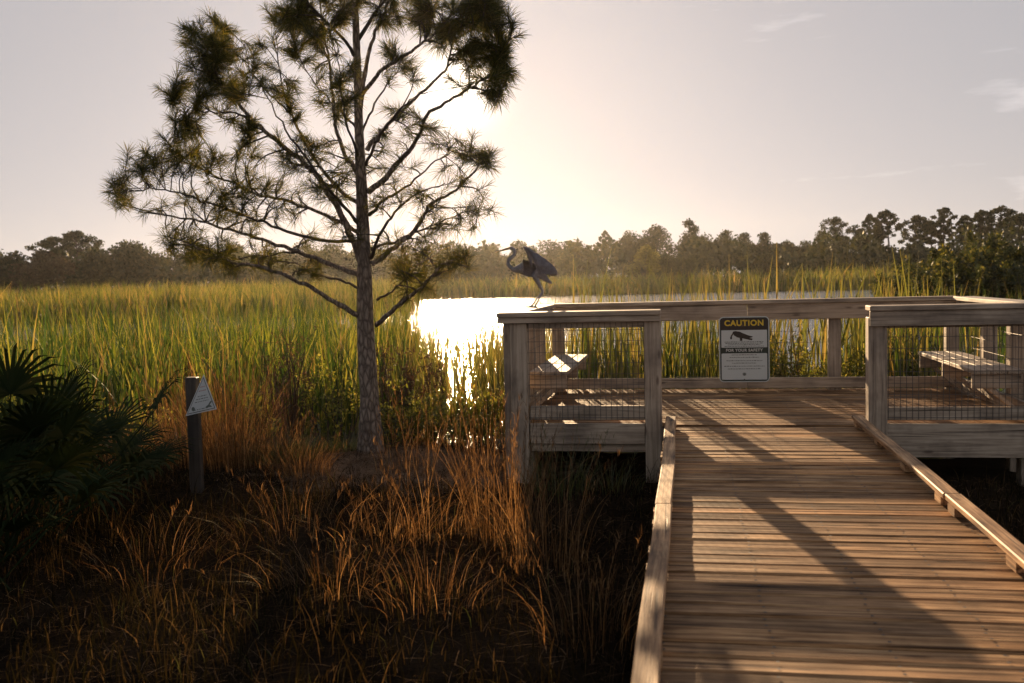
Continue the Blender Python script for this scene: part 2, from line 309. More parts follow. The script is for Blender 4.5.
def reed_bed(name, xy, h0, h1, w0, w1, m, nseg=4, lean=.18, label=None, fs=1.0):
    n = len(xy); P = np.concatenate([xy, np.zeros((n, 1))], 1)
    P[:, 2] = np.maximum(ground_z(P[:, 0], P[:, 1]), WATER-.05)
    f = 1.0 if h1 < 1.4 else .5+.5*np.clip(.5+.35*np.sin(xy[:, 0]*1.9/fs+np.sin(xy[:, 1]*1.3/fs)*2)+.35*np.sin(xy[:, 1]*2.3/fs+xy[:, 0]*.7/fs), 0, 1)
    keep = rng.uniform(0, 1, n) < f**1.3; P, f, xy = P[keep], (f[keep] if hasattr(f, '__len__') else f), xy[keep]; n = len(P)
    h = (.82+.26*f)*rng.uniform(h0, h1, n)*np.clip(rng.normal(1, .12, n), .55, 1.25); ln = rng.normal(0, lean, (n, 2))*h[:, None]*np.where(rng.uniform(0, 1, (n, 1)) < .07, 2.4, .6)
    V, F = blades(P, h, rng.uniform(w0, w1, n), ln, nseg)
    return tag(link(name, np_mesh(name, V, F), m), label=label, cat='reeds', kind='stuff')

# far reed belt on the opposite shore and reed fields on the left
reed_bed('far_reeds', clumped(19000, lambda n: polar(n, -39, 20, 104, 126), 6, .5), 1.5, 2.4, .07, .2, reed_far, 3, .5,
         'belt of golden green reeds along the far shore below the woods', fs=5)
def left_field(n, d0, d1): 
    xy = polar(n, -40, az_px(430), d0, d1, .8); return xy
reed_bed('marsh_reeds', clumped(15000, lambda n: polar(n, -39, az_px(415), 60, 106), 6, .4), 1.6, 2.3, .05, .11, reed_far, 3, .3,
         'field of yellow green reeds beyond the water gap on the left', fs=4)
def near_left(n):
    xy = polar(n*2, -42, az_px(408), 13.2, 32, .85)
    keep = (xy[:, 1] > shore(xy[:, 0])-.1); return xy[keep][:n]
reed_bed('cattails', clumped(13500, near_left, 7, .09), .75, 1.7, .02, .042, reed_near, 5, .26,
         'dense green cattails growing in the water left of the pine')
def behind(n):
    x = rng.uniform(-1.7, 3.6, n); y = 12.7+3.6*rng.uniform(0, 1, n)**1.2
    m_ = np.sin(x*2.3)+np.sin(x*5.1+y)+np.sin(y*2.2) ; k = (m_ > -1.4) & ~((x-.24*0 > 1.15) & (x < 2.35) & (rng.uniform(0, 1, n) < .8))
    return np.stack([x[k], y[k]], 1)
reed_bed('cattail_stand', clumped(1900, lambda n: behind(int(n*1.6))[:n], 9, .06), 1.1, 1.72, .014, .026, reed_near, 4, .13,
         'tall cattail blades standing in the water behind the far railing')
reed_bed('tall_cattail_blades', clumped(800, lambda n: np.stack([rng.uniform(-1.6, 3.4, n), rng.uniform(12.8, 16.5, n)], 1), 3, .08), 1.7, 2.1, .028, .045, reed_gold, 4, .13,
         'tallest cattail blades rising above the back railing')
def right_patch(n): return polar(n, az_px(830), az_px(1040), 17, 34)
reed_bed('lake_edge_reeds', clumped(700, right_patch, 8, .15), 1.0, 1.7, .02, .035, reed_near, 3, .16,
         'sparse reeds in the water beyond the right end of the railing')
def mid(n):
    a_ = polar(n, az_px(392), az_px(425)+1.6*0, 13.5, 21); a_ += rng.normal(0, .28, a_.shape)*[1, .3]; b_ = polar(n, az_px(474), az_px(560), 13.5, 20)
    c_ = polar(n, az_px(400), az_px(545), 12.6, 26, 1.3); u_1 = rng.uniform(0, 1, (n, 1))
    return np.where(u_1 < .34, a_, np.where(u_1 < .62, b_, c_))
reed_bed('sunlit_reeds', clumped(2900, mid, 5, .10), .7, 1.75, .014, .025, reed_gold, 4, .2,
         'thin sunlit reeds in the glittering water left of the deck')

# ------------------------------------------------------------------ grass on the bank
def bank(n, dens_near=1):
    xy = []
    while len(xy) < n:
        p = np.stack([rng.uniform(-11, 5.5, n*2), rng.uniform(2.6, 12.4, n*2)], 1)
        az = np.degrees(np.arctan2(p[:, 0], p[:, 1])); k = (az > -41) & (p[:, 1] < shore(p[:, 0])+.25) & ((p[:, 0] < -.22) | (p[:, 0] > 1.75)) & (az < 25)
        k &= ~((p[:, 0] > -1.65) & (p[:, 1] > 9.3))
        k &= rng.uniform(0, 1, len(k)) < np.clip(.35+.35*np.sin(p[:, 0]*2.1+1)*np.sin(p[:, 1]*1.7)+.3, .1, 1)
        xy += list(p[k])
    return np.array(xy[:n])
xy = bank(24000); P = np.concatenate([xy, ground_z(xy[:, 0], xy[:, 1])[:, None]-.01], 1); n = len(P)
h = rng.gamma(2.5, .035, n)+.03; hm = .7+.6*np.clip(np.sin(xy[:, 0]*1.1)*np.cos(xy[:, 1]*.9)+.5, 0, 1)
bare = (np.abs(xy[:, 0]+2.6) < 1.3) & (np.abs(xy[:, 1]-9.9) < 1.1); h = np.where(bare, h*.35, h*hm)
V, F = blades(P, h, rng.uniform(.004, .009, n), rng.normal(0, .32, (n, 2))*h[:, None], 3)
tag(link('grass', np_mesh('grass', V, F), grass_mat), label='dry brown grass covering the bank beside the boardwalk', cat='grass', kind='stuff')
xy = bank(26000); P = np.concatenate([xy, ground_z(xy[:, 0], xy[:, 1])[:, None]], 1); n = len(P)
P[:, 2] += rng.uniform(.0, .03, n); an = rng.uniform(0, 2*math.pi, n); l = rng.uniform(.06, .22, n)
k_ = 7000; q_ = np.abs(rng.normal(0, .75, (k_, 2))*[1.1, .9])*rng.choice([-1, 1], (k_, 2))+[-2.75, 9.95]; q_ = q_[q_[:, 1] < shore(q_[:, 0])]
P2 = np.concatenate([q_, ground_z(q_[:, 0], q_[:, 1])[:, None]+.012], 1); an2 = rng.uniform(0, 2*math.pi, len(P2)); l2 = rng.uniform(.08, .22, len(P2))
patch = blades(P2, rng.uniform(.005, .03, len(P2)), np.full(len(P2), .005), np.stack([np.cos(an2)*l2, np.sin(an2)*l2], 1), 2, face=an2+math.pi/2, droop=.02)
V, F = blades(P, rng.uniform(.005, .05, n), rng.uniform(.003, .007, n), np.stack([np.cos(an)*l, np.sin(an)*l], 1), 2, face=an+math.pi/2, droop=.02)
st_o = link('straw_litter', np_mesh('straw_litter', *merge([(V, F), patch])), [straw_mat, straw_light]); mi_ = np.zeros(len(F)+len(patch[1]), np.int32); mi_[len(F):] = 1; st_o.data.polygons.foreach_set('material_index', mi_)
tag(st_o, label='fallen pine straw and dead stems littering the bank', cat='straw', kind='stuff')
def clump_pts(cx, cy, r, n):
    a = rng.uniform(0, 2*math.pi, n); d = r*np.sqrt(rng.uniform(0, 1, n)); X = cx+d*np.cos(a); Y = cy+d*np.sin(a)
    return np.stack([X, Y, ground_z(X, Y)-.01], 1)
def bunch_grass(cx, cy, r, hh, n, label, m=None, ns=40, group='clumps of tall bunch grass', spread=.19):
    """tall bunch grass: leaves plus flower stalks with feathery seed tufts"""
    root = empty('bunch_grass', (cx, cy, float(ground_z(cx, cy))), label=label, cat='grass clump', group=group, kind='thing')
    P = clump_pts(cx, cy, r, n); off = (P[:, :2]-[cx, cy])
    h = rng.uniform(.35, .9, n)*hh; ln = off*.8+rng.normal(0, spread, (n, 2))*h[:, None]
    V, F = blades(P-[cx, cy, float(ground_z(cx, cy))], h, rng.uniform(.003, .0055, n), ln, 4)
    link('leaves', np_mesh('bunch_leaves', V, F), m or bunch_mat, root)
    P = clump_pts(cx, cy, r, ns)-[cx, cy, float(ground_z(cx, cy))]; h = rng.uniform(.75, 1.2, ns)*hh; ln = P[:, :2]*1.1+rng.normal(0, .11, (ns, 2))*h[:, None]
    parts = [blades(P, h, np.full(ns, .004), ln, 6, droop=.2)]
    for k in range(12):       # spikelets
        t = rng.uniform(.55, 1, ns)[:, None]
        c = P+np.concatenate([ln*t**2, h[:, None]*(t-.2*np.linalg.norm(ln, axis=1)[:, None]/h[:, None]*t**3)], 1)
        parts.append(blades(c, rng.uniform(.03, .075, ns), rng.uniform(.003, .006, ns), rng.normal(0, .018, (ns, 2))+ln*.02, 2))
    V, F = merge(parts); link('flower_stalks', np_mesh('bunch_stalks', V, F), m or bunch_mat, root)
    return root

# ------------------------------------------------------------------ deck and boardwalk
HR = 1.04; F0 = 9.12; B0 = 11.69
nail_mat = plain('rusty_nail', (.03, .025, .022), .6)
def boards(mb, x0, x1, y0, y1, pitch, z=0.0, th=.034, nails=()):
    y = y0
    while y < y1-.03:
        e0, e1 = x0+random.uniform(-.012, .006), x1+random.uniform(-.006, .012); g = random.uniform(.010, .020)
        dz = random.uniform(-.005, .002); tl = random.uniform(-.003, .003); w_ = min(pitch-g, y1-y)
        # slightly cupped board: 3 segments across, several along
        nx = 9; xs = [e0+(e1-e0)*i/(nx-1) for i in range(nx)]; ph = random.uniform(0, 6)
        vs = []; fs = []
        for i, x in enumerate(xs):
            q = .0012*math.sin(ph+x*2.1); s_ = .0016*math.sin(ph*2+x*1.3)
            prof = [(0, -th), (0, -.009+tl), (.007, tl), (w_/2, -.002), (w_-.007, -tl), (w_, -.009-tl), (w_, -th)]
            vs += [(x, y+a+s_, z+dz+q+bz) for a, bz in prof]
        k = 7
        for i in range(nx-1):
            for j in range(k-1): fs.append((i*k+j, (i+1)*k+j, (i+1)*k+j+1, i*k+j+1))
            fs.append((i*k+6, (i+1)*k+6, (i+1)*k, i*k))
        fs += [tuple(range(k)), tuple((nx-1)*k+j for j in range(k))]
        mb.add(vs, fs, 0)
        for nx_ in nails:
            for yy in (.03, w_-.03):
                cx, cy = nx_+random.uniform(-.008, .008), y+yy; r0 = .0075
                mb.add([(cx+r0*math.cos(a), cy+r0*math.sin(a), z+dz+.0045) for a in [k_*math.pi/3 for k_ in range(6)]], [tuple(range(6))], 1)
        y += pitch
walk = empty('boardwalk', (.67, 6, 0), label='weathered plank ramp leading up to the viewing deck, with low kerb rails', cat='boardwalk')
def under(o, root): o.parent = root; o.matrix_parent_inverse = Matrix.Translation(-Vector(root.location)); return o
mb = MB(); boards(mb, -.185, 1.575, -1.2, 9.0, .145, -.010, nails=(-.1, .3, .72, 1.1, 1.46)); under(mb.build('ramp_floor', [deck_wood, nail_mat]), walk)
mb = MB()
for x in (-.16, .3, .72, 1.1, 1.54): mb.box(x-.02, x+.02, -1.2, 9.0, -.26, -.04)
under(mb.build('joists', wood_y), walk)
for s, (x0, x1) in (('l', (-.172, -.082)), ('r', (1.428, 1.52))):
    cuts = [-1.2, 2.3, 5.55, 9.0] if s == 'l' else [-1.2, 1.5, 5.9, 9.05]
    for a, b in zip(cuts[:-1], cuts[1:]):
        k = MB(); ox = random.uniform(-.008, .008) if s == 'l' else random.uniform(-.003, .003)
        nseg = 8; vs = []; fs = []
        for i in range(nseg+1):
            y = a+.003+(b-a-.006)*i/nseg; q = .006*math.sin(i*.8+a)
            vs += [(x0+ox+q, y, .05), (x1+ox+q, y, .05), (x1+ox+q, y, .086), (x0+ox+q, y, .086)]
        for i in range(nseg):
            for j in range(4): fs.append((i*4+j, i*4+(j+1) % 4, (i+1)*4+(j+1) % 4, (i+1)*4+j))
        fs += [(0, 1, 2, 3), tuple(nseg*4+j for j in range(4))]
        k.add(vs, fs); rail = under(k.build('kerb_rail', kerb_wood, bevel=.006), walk)
        nb = int((b-a)/.9)
        for i in range(nb+1):
            yy = a+.15+(b-a-.3)*i/max(1, nb); kb = MB(); kb.box(x0+ox+.004, x1+ox-.004, yy-.07, yy+.07, .003, .049)
            o = kb.build('spacer_block', kerb_wood, rail); o.matrix_parent_inverse = Matrix.Translation(-Vector(walk.location))
            o.matrix_parent_inverse = Matrix.Identity(4); 
deck = empty('viewing_deck', (.7, 10.4, 0), label='square wooden viewing deck over the lake edge', cat='deck')
mb = MB(); boards(mb, -.19, 1.57, 9.06, 9.2, .1435, 0, nails=(-.1, .3, .72, 1.1, 1.46)); boards(mb, -1.62, 3.03, 9.2035, 11.86, .1435, 0, nails=(-1.5, -1.0, -.5, 0, .5, 1.0, 1.5, 2.0, 2.5, 2.95)); under(mb.build('deck_floor', [deck_wood, nail_mat]), deck)
mb = MB()
for y in (9.2, 9.9, 10.6, 11.3, 11.85): mb.box(-1.6, 3.0, y-.02, y+.02, -.27, -.038)
under(mb.build('joists', wood_x), deck)
mb = MB(); mb.box(-1.44, -.375, 9.135, 9.175, -.195, -.004); under(mb.build('skirt_board', wood_x, bevel=.004), deck)
mb = MB(); mb.box(1.745, 3.1, 9.135, 9.175, -.30, -.004); under(mb.build('skirt_board', wood_x, bevel=.004), deck)
mb = MB(); mb.box(-.215, 1.575, 9.065, 9.085, -.25, -.04); under(mb.build('skirt_board', wood_x), deck)
for x in (-1.5, .6, 2.95):
    for y in (9.3, 11.8):
        mb = MB(); mb.box(x-.07, x+.07, y-.07, y+.07, -1.5, -.275); under(mb.build('pile', wood_z), deck)

for z0, z1 in ((-.26, -.006), (-.53, -.27)):  # unseen back and left boards, added to keep lake-side light from under the deck
    mb = MB(); mb.box(-1.42, 2.88, 11.866, 11.90, z0, z1); under(mb.build('skirt_board', wood_x), deck)
    mb = MB(); mb.box(-1.67, -1.63, 9.42, 11.66, z0, z1); under(mb.build('skirt_board', wood_y), deck)
wire_mat = plain('galvanised_wire', (.12, .11, .10), .5, .6)
def wire(name, root, a, b, z0, z1, sx=.0508, sz=.1016, th=.0026):
    a, b = Vector(a), Vector(b); L_ = (b-a).length; d = (b-a)/L_; m = MB()
    def stick(p, q): m.tube([p, q], th, 4, cap=False)
    k = int(L_/sx)
    for i in range(k+1): p = a+d*(sx*i+.01); stick((p.x, p.y, z0), (p.x, p.y, z1))
    for j in range(int((z1-z0)/sz)+1): z = z0+.02+sz*j; stick((a.x, a.y, z), (b.x, b.y, z))
    return under(m.build(name, wire_mat), root)
def post(root, x0, x1, y0, y1, z0, z1): m = MB(); m.box(x0, x1, y0, y1, z0, z1); return under(m.build('post', wood_z, bevel=.006), root)
# front-left section
r1 = empty('railing', (-.95, F0, 0), label='grey railing section with wire mesh between the heron corner post and the ramp', cat='railing', group='wooden railing sections round the deck')
post(r1, -1.612, -1.452, 9.12, 9.27, -1.0, .938); post(r1, -.371, -.218, 9.12, 9.27, -1.0, .938)
m = MB(); m.box(-1.72, -.215, 9.055, 9.30, .995, 1.04); under(m.build('cap_board', wood_x, bevel=.006), r1)
m = MB(); m.box(-1.715, -.22, 9.075, 9.115, .94, .993); m.box(-1.715, -.22, 9.117, 9.29, .942, .991); under(m.build('top_rail', wood_x, bevel=.004), r1)
m = MB(); m.box(-1.45, -.373, 9.16, 9.20, .882, .937); under(m.build('upper_rail', wood_x, bevel=.004), r1)
m = MB(); m.box(-1.45, -.373, 9.16, 9.20, .025, .157); under(m.build('lower_rail', wood_x, bevel=.004), r1)
wire('wire_mesh', r1, (-1.45, 9.152, 0), (-.375, 9.152, 0), .03, .93)
# front-right section
r2 = empty('railing', (2.3, F0, 0), label='dark railing section with wire mesh right of the ramp, in front of the right bench', cat='railing', group='wooden railing sections round the deck')
post(r2, 1.585, 1.745, 9.12, 9.27, -1.0, .938); post(r2, 2.98, 3.13, 9.12, 9.27, -1.0, .938)
m = MB(); m.box(1.588, 3.2, 9.06, 9.30, .995, 1.04); under(m.build('cap_board', wood_x, bevel=.006), r2)
m = MB(); m.box(1.592, 3.2, 9.08, 9.118, .86, .993); under(m.build('top_rail', wood_x, bevel=.004), r2)
m = MB(); m.box(1.747, 2.978, 9.16, 9.20, .025, .14); under(m.build('lower_rail', wood_x, bevel=.004), r2)
m = MB(); m.box(1.747, 2.978, 9.16, 9.20, .84, .937); under(m.build('upper_rail', wood_x, bevel=.004), r2)
wire('wire_mesh', r2, (1.747, 9.152, 0), (2.978, 9.152, 0), .03, .93)
# far section
r3 = empty('railing', (.7, B0, 0), label='long back railing over the lake that carries the caution sign', cat='railing', group='wooden railing sections round the deck')
for x in (-1.49, -.37, 1.67, 2.93): post(r3, x-.068, x+.068, 11.70, 11.83, -.9, .99)
m = MB(); m.box(-1.53, 2.98, 11.635, 11.85, .995, 1.04); under(m.build('cap_board', wood_x, bevel=.006), r3)
m = MB(); m.box(-1.53, .7, 11.66, 11.698, .815, .993); m.box(.704, 2.98, 11.66, 11.698, .812, .993); under(m.build('top_rail', wood_x, bevel=.004), r3)
m = MB(); m.box(-1.50, .7, 11.66, 11.698, .03, .15); m.box(.704, 2.98, 11.66, 11.698, .028, .15); under(m.build('lower_rail', wood_x, bevel=.004), r3)
def hwires(root, a, b, z0, z1, n):
    m = MB()
    for i in range(n): z = z0+(z1-z0)*i/(n-1); m.tube([(a[0], a[1], z), (b[0], b[1], z)], .0022, 4)
    L_ = math.hypot(b[0]-a[0], b[1]-a[1]); k = int(L_/.1524)
    for i in range(k): t = (i+.5)/k; m.tube([(a[0]+(b[0]-a[0])*t, a[1]+(b[1]-a[1])*t, z0), (a[0]+(b[0]-a[0])*t, a[1]+(b[1]-a[1])*t, z1)], .0009, 4)
    return under(m.build('wire_mesh', wire_mat), root)
hwires(r3, (-1.42, 11.735), (1.6, 11.735), .16, .8, 6)
# left side
r4 = empty('railing', (-1.63, 10.4, 0), label='left side railing seen end on, with the heron perched on its cap', cat='railing', group='wooden railing sections round the deck')
post(r4, -1.705, -1.575, 9.285, 9.40, -1.0, .99)
for y in (10.2, 10.95): post(r4, -1.69, -1.55, y, y+.13, -.9, .99)
m = MB(); m.box(-1.70, -1.50, 9.303, 11.597, .995, 1.038); under(m.build('cap_board', wood_y, bevel=.006), r4)
m = MB(); m.box(-1.545, -1.51, 9.42, 11.62, .86, .99); under(m.build('top_rail', wood_y, bevel=.004), r4)
m = MB(); m.box(-1.545, -1.51, 9.42, 11.62, .03, .155); under(m.build('lower_rail', wood_y, bevel=.004), r4)
hwires(r4, (-1.548, 9.42), (-1.548, 11.62), .16, .85, 7)
# right side
r5 = empty('railing', (3.0, 10.4, 0), label='right side railing with a bright sunlit cap behind the right bench', cat='railing', group='wooden railing sections round the deck')
for y in (9.9, 10.75): post(r5, 2.985, 3.12, y, y+.13, -.9, .99)
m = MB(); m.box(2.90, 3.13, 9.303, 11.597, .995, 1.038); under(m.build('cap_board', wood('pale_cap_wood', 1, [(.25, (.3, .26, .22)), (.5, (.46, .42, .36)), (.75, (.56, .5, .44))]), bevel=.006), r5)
m = MB(); m.box(2.94, 2.98, 9.3, 11.62, .86, .99); under(m.build('top_rail', wood_y, bevel=.004), r5)
m = MB(); m.box(2.94, 2.98, 9.3, 11.62, .03, .155); under(m.build('lower_rail', wood_y, bevel=.004), r5)
hwires(r5, (2.983, 9.35), (2.983, 11.62), .16, .85, 7)

# benches, cantilevered from the side railings
def bench(x_in, x_out, y0, y1, label):
    s = 1 if x_in > x_out else -1      # inner edge faces the deck
    root = empty('bench', ((x_in+x_out)/2, (y0+y1)/2, 0), label=label, cat='bench', group='plank benches fixed to the side railings')
    wd = abs(x_in-x_out)/3
    for i in range(3):
        a = min(x_in, x_out)+wd*i; m = MB(); m.box(a+.004, a+wd-.004, y0+random.uniform(-.01, .01), y1+random.uniform(-.01, .01), .412, .45); under(m.build('seat_plank', bench_wood, bevel=.005), root)
    for y in (y0+.05, (y0+y1)/2, y1-.12):
        m = MB(); m.box(min(x_in, x_out)+.003, max(x_in, x_out)-.02, y, y+.038, .28, .410); under(m.build('support_arm', wood_x, bevel=.004), root)
        m = MB(); m.beam((x_in-s*.06, y+.062, .36), (x_out+s*.0, y+.062, .045), .038, .09, up=(0, 1, 0)); under(m.build('brace', bench_wood, bevel=.004), root)
    return root
bench(-1.115, -1.5, 9.46, 11.55, 'pale plank bench behind the mesh of the left railing')
bench(2.50, 2.93, 9.3, 11.45, 'brown plank bench behind the mesh of the right railing')

# ------------------------------------------------------------------ caution sign
def rrect(w_, h_, r0, n=6):
    pts = []
    for cx, cz, a0 in ((w_/2-r0, h_/2-r0, 0), (-w_/2+r0, h_/2-r0, 90), (-w_/2+r0, -h_/2+r0, 180), (w_/2-r0, -h_/2+r0, 270)):
        pts += [(cx+r0*math.cos(R(a0+90*i/n)), cz+r0*math.sin(R(a0+90*i/n))) for i in range(n+1)]
    return pts
def slab(name, pts, y0, y1, m, root):
    n = len(pts); k = MB(); k.add([(x, y0, z) for x, z in pts]+[(x, y1, z) for x, z in pts],
        [tuple(range(n)), tuple(range(2*n-1, n-1, -1))]+[(i, (i+1) % n, n+(i+1) % n, n+i) for i in range(n)])
    return k.build(name, m, root)
def text(name, body, size, x, z, y, m, root, sx=1, off=0, sp=1.0):
    cu = bpy.data.curves.new(name, 'FONT'); cu.body = body; cu.size = size; cu.align_x = 'CENTER'; cu.align_y = 'CENTER'; cu.offset = off; cu.space_character = sp; cu.extrude = .0004
    o = bpy.data.objects.new(name, cu); C.objects.link(o); cu.materials.append(m); o.parent = root; o.location = (x, y, z); 
    bpy.context.view_layer.update(); me = bpy.data.meshes.new_from_object(o); bpy.data.objects.remove(o)
    if not me.materials: me.materials.append(m)
    o = bpy.data.objects.new(name, me); C.objects.link(o); o.parent = root; o.location = (x, y, z); o.rotation_euler = (R(90), 0, 0); o.scale = (sx, 1, 1); return o
sw, sh_ = .562, .752
sign = empty('caution_sign', (.664, 11.645, .478), label='metal caution sign with an alligator picture fixed to the back railing', cat='sign')
s_white = plain('sign_white', (.62, .66, .64), .35); s_green = plain('sign_dark_green', (.016, .03, .022), .35); s_yel = plain('sign_yellow', (.75, .52, .03), .4)
s_brown = plain('sign_brown', (.03, .02, .014), .45); s_ink = plain('sign_ink', (.13, .15, .13), .5); s_txt = plain('sign_text_white', (.6, .62, .58), .4); s_red = plain('faded_red', (.4, .12, .09), .5)
slab('sign_plate', rrect(sw, sh_, .05), -.002, .002, s_white, sign)
slab('dark_border', rrect(sw-.022, sh_-.022, .04), -.0035, -.0022, s_green, sign)
slab('lower_panel', rrect(sw-.052, .303, .012), -.0050, -.0036, s_white, sign).location = (0, 0, -.1965)
slab('upper_panel', rrect(sw-.052, .2, .006), -.0050, -.0036, s_white, sign).location = (0, 0, .122)
slab('top_band', rrect(sw-.030, .135, .03), -.0052, -.0040, s_brown, sign).location = (0, 0, .29)
text('heading', 'CAUTION', .088, 0, .3, -.0056, s_yel, sign, 1.02, .0035, 1.12)
text('subheading', 'FOR YOUR SAFETY', .044, 0, -.0105, -.0056, s_txt, sign, 1.0, .0015, 1.12)
g = [(-.155, .118), (-.135, .12), (-.135, .15), (-.12, .175), (-.11, .16), (-.08, .14), (-.05, .132), (-.045, .105), (-.055, .098), (-.02, .098), (-.02, .128), (.02, .118), (.06, .108), (.085, .104), (.095, .115), (.088, .125), (.055, .13),
     (.09, .137), (.098, .147), (.06, .157), (.03, .168), (-.01, .185), (-.05, .205), (-.10, .212), (-.125, .205), (-.128, .19), (-.145, .165), (-.157, .135)]
slab('alligator_picture', g, -.0068, -.0055, s_brown, sign)
def scribble(z, wd, y=-.0056):     # small print too fine to read
    x = -wd/2; k = MB()
    while x < wd/2:
        l = random.uniform(.008, .028); l = min(l, wd/2-x); k.box(x, x+l, y, y+.0006, z-.0035, z+.0035+random.choice((0, .002))); x += l+.006
    return k
k = MB()
for z, wd in ((.086, .44), (.070, .42), (.054, .36), (.036, .44)):
    if wd: q = scribble(z, wd); k.add(q.v, q.f)
k.build('small_print', s_ink, sign)
k = MB()
for z, wd in ((-.063, .28), (-.092, .33), (-.13, .4), (-.158, .27), (-.193, .45), (-.224, .37)):
    q = scribble(z, wd); k.add(q.v, q.f)
k.build('small_print', s_ink, sign)
k = MB(); k.add([(.026*math.cos(a)*(1 if i % 2 else .6), -.0057, -.285+.022*math.sin(a)*(1 if i % 2 else .7)) for i, a in enumerate([j*math.pi/8 for j in range(16)])], [tuple(range(16))]); k.build('emblem', s_ink, sign)
for zz in (.345, -.345):
    k = MB(); k.tube([(0, -.009, zz), (0, .012, zz)], .007, 10); k.build('bolt', wire_mat, sign)

# ------------------------------------------------------------------ small triangular sign on a post
gp = at(197, 478, Y=8.45); gz = float(ground_z(gp[0], gp[1]))
tri = empty('signpost', (gp[0], gp[1], gz), rz=YAW, label='short dark post with a white triangular notice in the orange grass', cat='signpost')
post_dark = wood('dark_post_wood', 2, [(.25, (.025, .02, .018)), (.5, (.05, .042, .036)), (.75, (.08, .068, .058))])
m = MB(); hp = at(197, 377, Y=gp[1])[2]-gz
m.box(-.055, .05, -.05, .05, -.3, hp); m.build('post', post_dark, tri, bevel=.008)
pl = empty('notice_holder', (0, 0, 0)); bpy.data.objects.remove(pl)
P3 = [at(203.3, 374.5, Y=gp[1]-.05), at(215.8, 409.5, Y=gp[1]-.05), at(186.3, 415.8, Y=gp[1]-.05)]
inv = (Matrix.Translation((gp[0], gp[1], gz)) @ Matrix.Rotation(YAW, 4, 'Z')).inverted()
P3 = [inv @ Vector(p) for p in P3]; cen = sum(P3, Vector())/3; yy = -.064
tri_pts = [(p.x, p.z) for p in P3]
def shrink(pts, k): cx, cz = cen.x, cen.z; return [(cx+(x-cx)*k, cz+(z-cz)*k) for x, z in pts]
plate = slab('notice_plate', tri_pts, yy, yy+.006, plain('notice_white', (.66, .68, .68), .4), tri)
slab('notice_border', shrink(tri_pts, .9), yy-.0012, yy-.0002, s_green, plate); slab('notice_panel', shrink(tri_pts, .85), yy-.0024, yy-.0014, plain('notice_panel_white', (.62, .64, .64), .4), plate)
def tline(zf, wf, mt, nm):     # rows of fine print across the notice
    top = P3[0]; bl, br = P3[2], P3[1]; k = MB()
    a = top.lerp(bl, zf); b_ = top.lerp(br, zf); c_ = a.lerp(b_, .5); x = -.5*wf
    L_ = (b_-a).length; d = (b_-a).normalized()
    while x < .5*wf:
        l = random.uniform(.04, .12); l = min(l, .5*wf-x); p = c_+d*(x*L_); q = c_+d*((x+l)*L_)
        k.add([(p.x, yy-.0028, p.z-.0035), (q.x, yy-.0028, q.z-.0035), (q.x, yy-.0028, q.z+.0035), (p.x, yy-.0028, p.z+.0035)], [(0, 1, 2, 3)]); x += l+.03
    k.build(nm, mt, plate)
for zf, wf, mt in ((.32, .5, s_red), (.42, .55, s_red), (.56, .5, s_ink), (.63, .6, s_ink), (.70, .62, s_ink), (.9, .5, s_ink)): tline(zf, wf, mt, 'print_row')
k = MB(); c0 = P3[2].lerp(P3[1], .2).lerp(P3[0], .14); k.add([(c0.x+.016*math.cos(a), yy-.0028, c0.z+.02*math.sin(a)) for a in [j*math.pi/5 for j in range(10)]], [tuple(range(10))]); k.build('emblem', s_ink, plate)
c0 = P3[2].lerp(P3[1], .78).lerp(P3[0], .16); k = MB(); k.add([(c0.x+a, yy-.0028, c0.z+b) for a, b in ((-.03, -.022), (.03, -.018), (.02, -.005), (.008, 0), (.03, .03), (.026, .04), (.012, .03), (-.006, 0), (-.02, -.008))], [tuple(range(9))]); k.build('wading_bird_mark', s_ink, plate)

# ------------------------------------------------------------------ heron
hf = np.array([-1.6, 10.53, 1.0385])
heron = empty('heron', hf, rz=YAW, label='grey heron with lifted wings perched on the railing corner', cat='bird')
S = .00132
def hv(px, py, d=0.0): return ((px-352)*S, d, (600-py)*S)
feather = plain('heron_feather', (.30, .29, .30), .75, noise=30, bump=.5); wing_mat = plain('heron_wing_feather', (.21, .20, .215), .75, noise=24, bump=.6)
beak_mat = plain('heron_beak', (.42, .26, .09), .45); leg_mat = plain('heron_leg', (.08, .065, .05), .6); eye_mat = plain('heron_eye', (.5, .38, .05), .2); black = plain('heron_crest_black', (.02, .02, .025), .6)
def skin(name, pts, edges, rad, root, m, rootv=0, lv=2):
    me = bpy.data.meshes.new(name); me.from_pydata(pts, edges, []); o = link(name, me, m, root)
    o.modifiers.new('skin', 'SKIN'); sv = me.skin_vertices[0].data
    for i, r0 in enumerate(rad): sv[i].radius = r0 if hasattr(r0, '__len__') else (r0, r0); sv[i].use_root = (i == rootv)
    s_ = o.modifiers.new('sub', 'SUBSURF'); s_.levels = lv; s_.render_levels = lv; o.modifiers['skin'].use_smooth_shade = True
    return o
px = [(335, 278, 0), (385, 308, 0), (430, 345, 0), (470, 380, 0), (512, 412, 0),      # 0 torso -> tail 4
      (285, 275, 0), (245, 285, 0), (215, 292, 0), (188, 285, 0), (166, 262, 0), (156, 235, 0), (164, 210, 0), (185, 192, 0), (208, 176, 0), (217, 152, 0), (210, 128, 0), (192, 114, 0), (170, 113, 0)]
rad = [.080, .076, .052, .026, .011, .070, .052, .036, .028, .025, .0235, .022, .021, .021, .021, .023, .026, .015]
ed = [(0, 1), (1, 2), (2, 3), (3, 4), (0, 5)]+[(i, i+1) for i in range(5, 17)]
P_ = list(px); legs = [((365, 345, .03), (395, 400, .032), (432, 474, .034), (380, 540, .03), (340, 592, .026)), ((378, 345, -.03), (405, 405, -.032), (436, 470, -.034), (398, 540, -.036), (366, 596, -.04))]
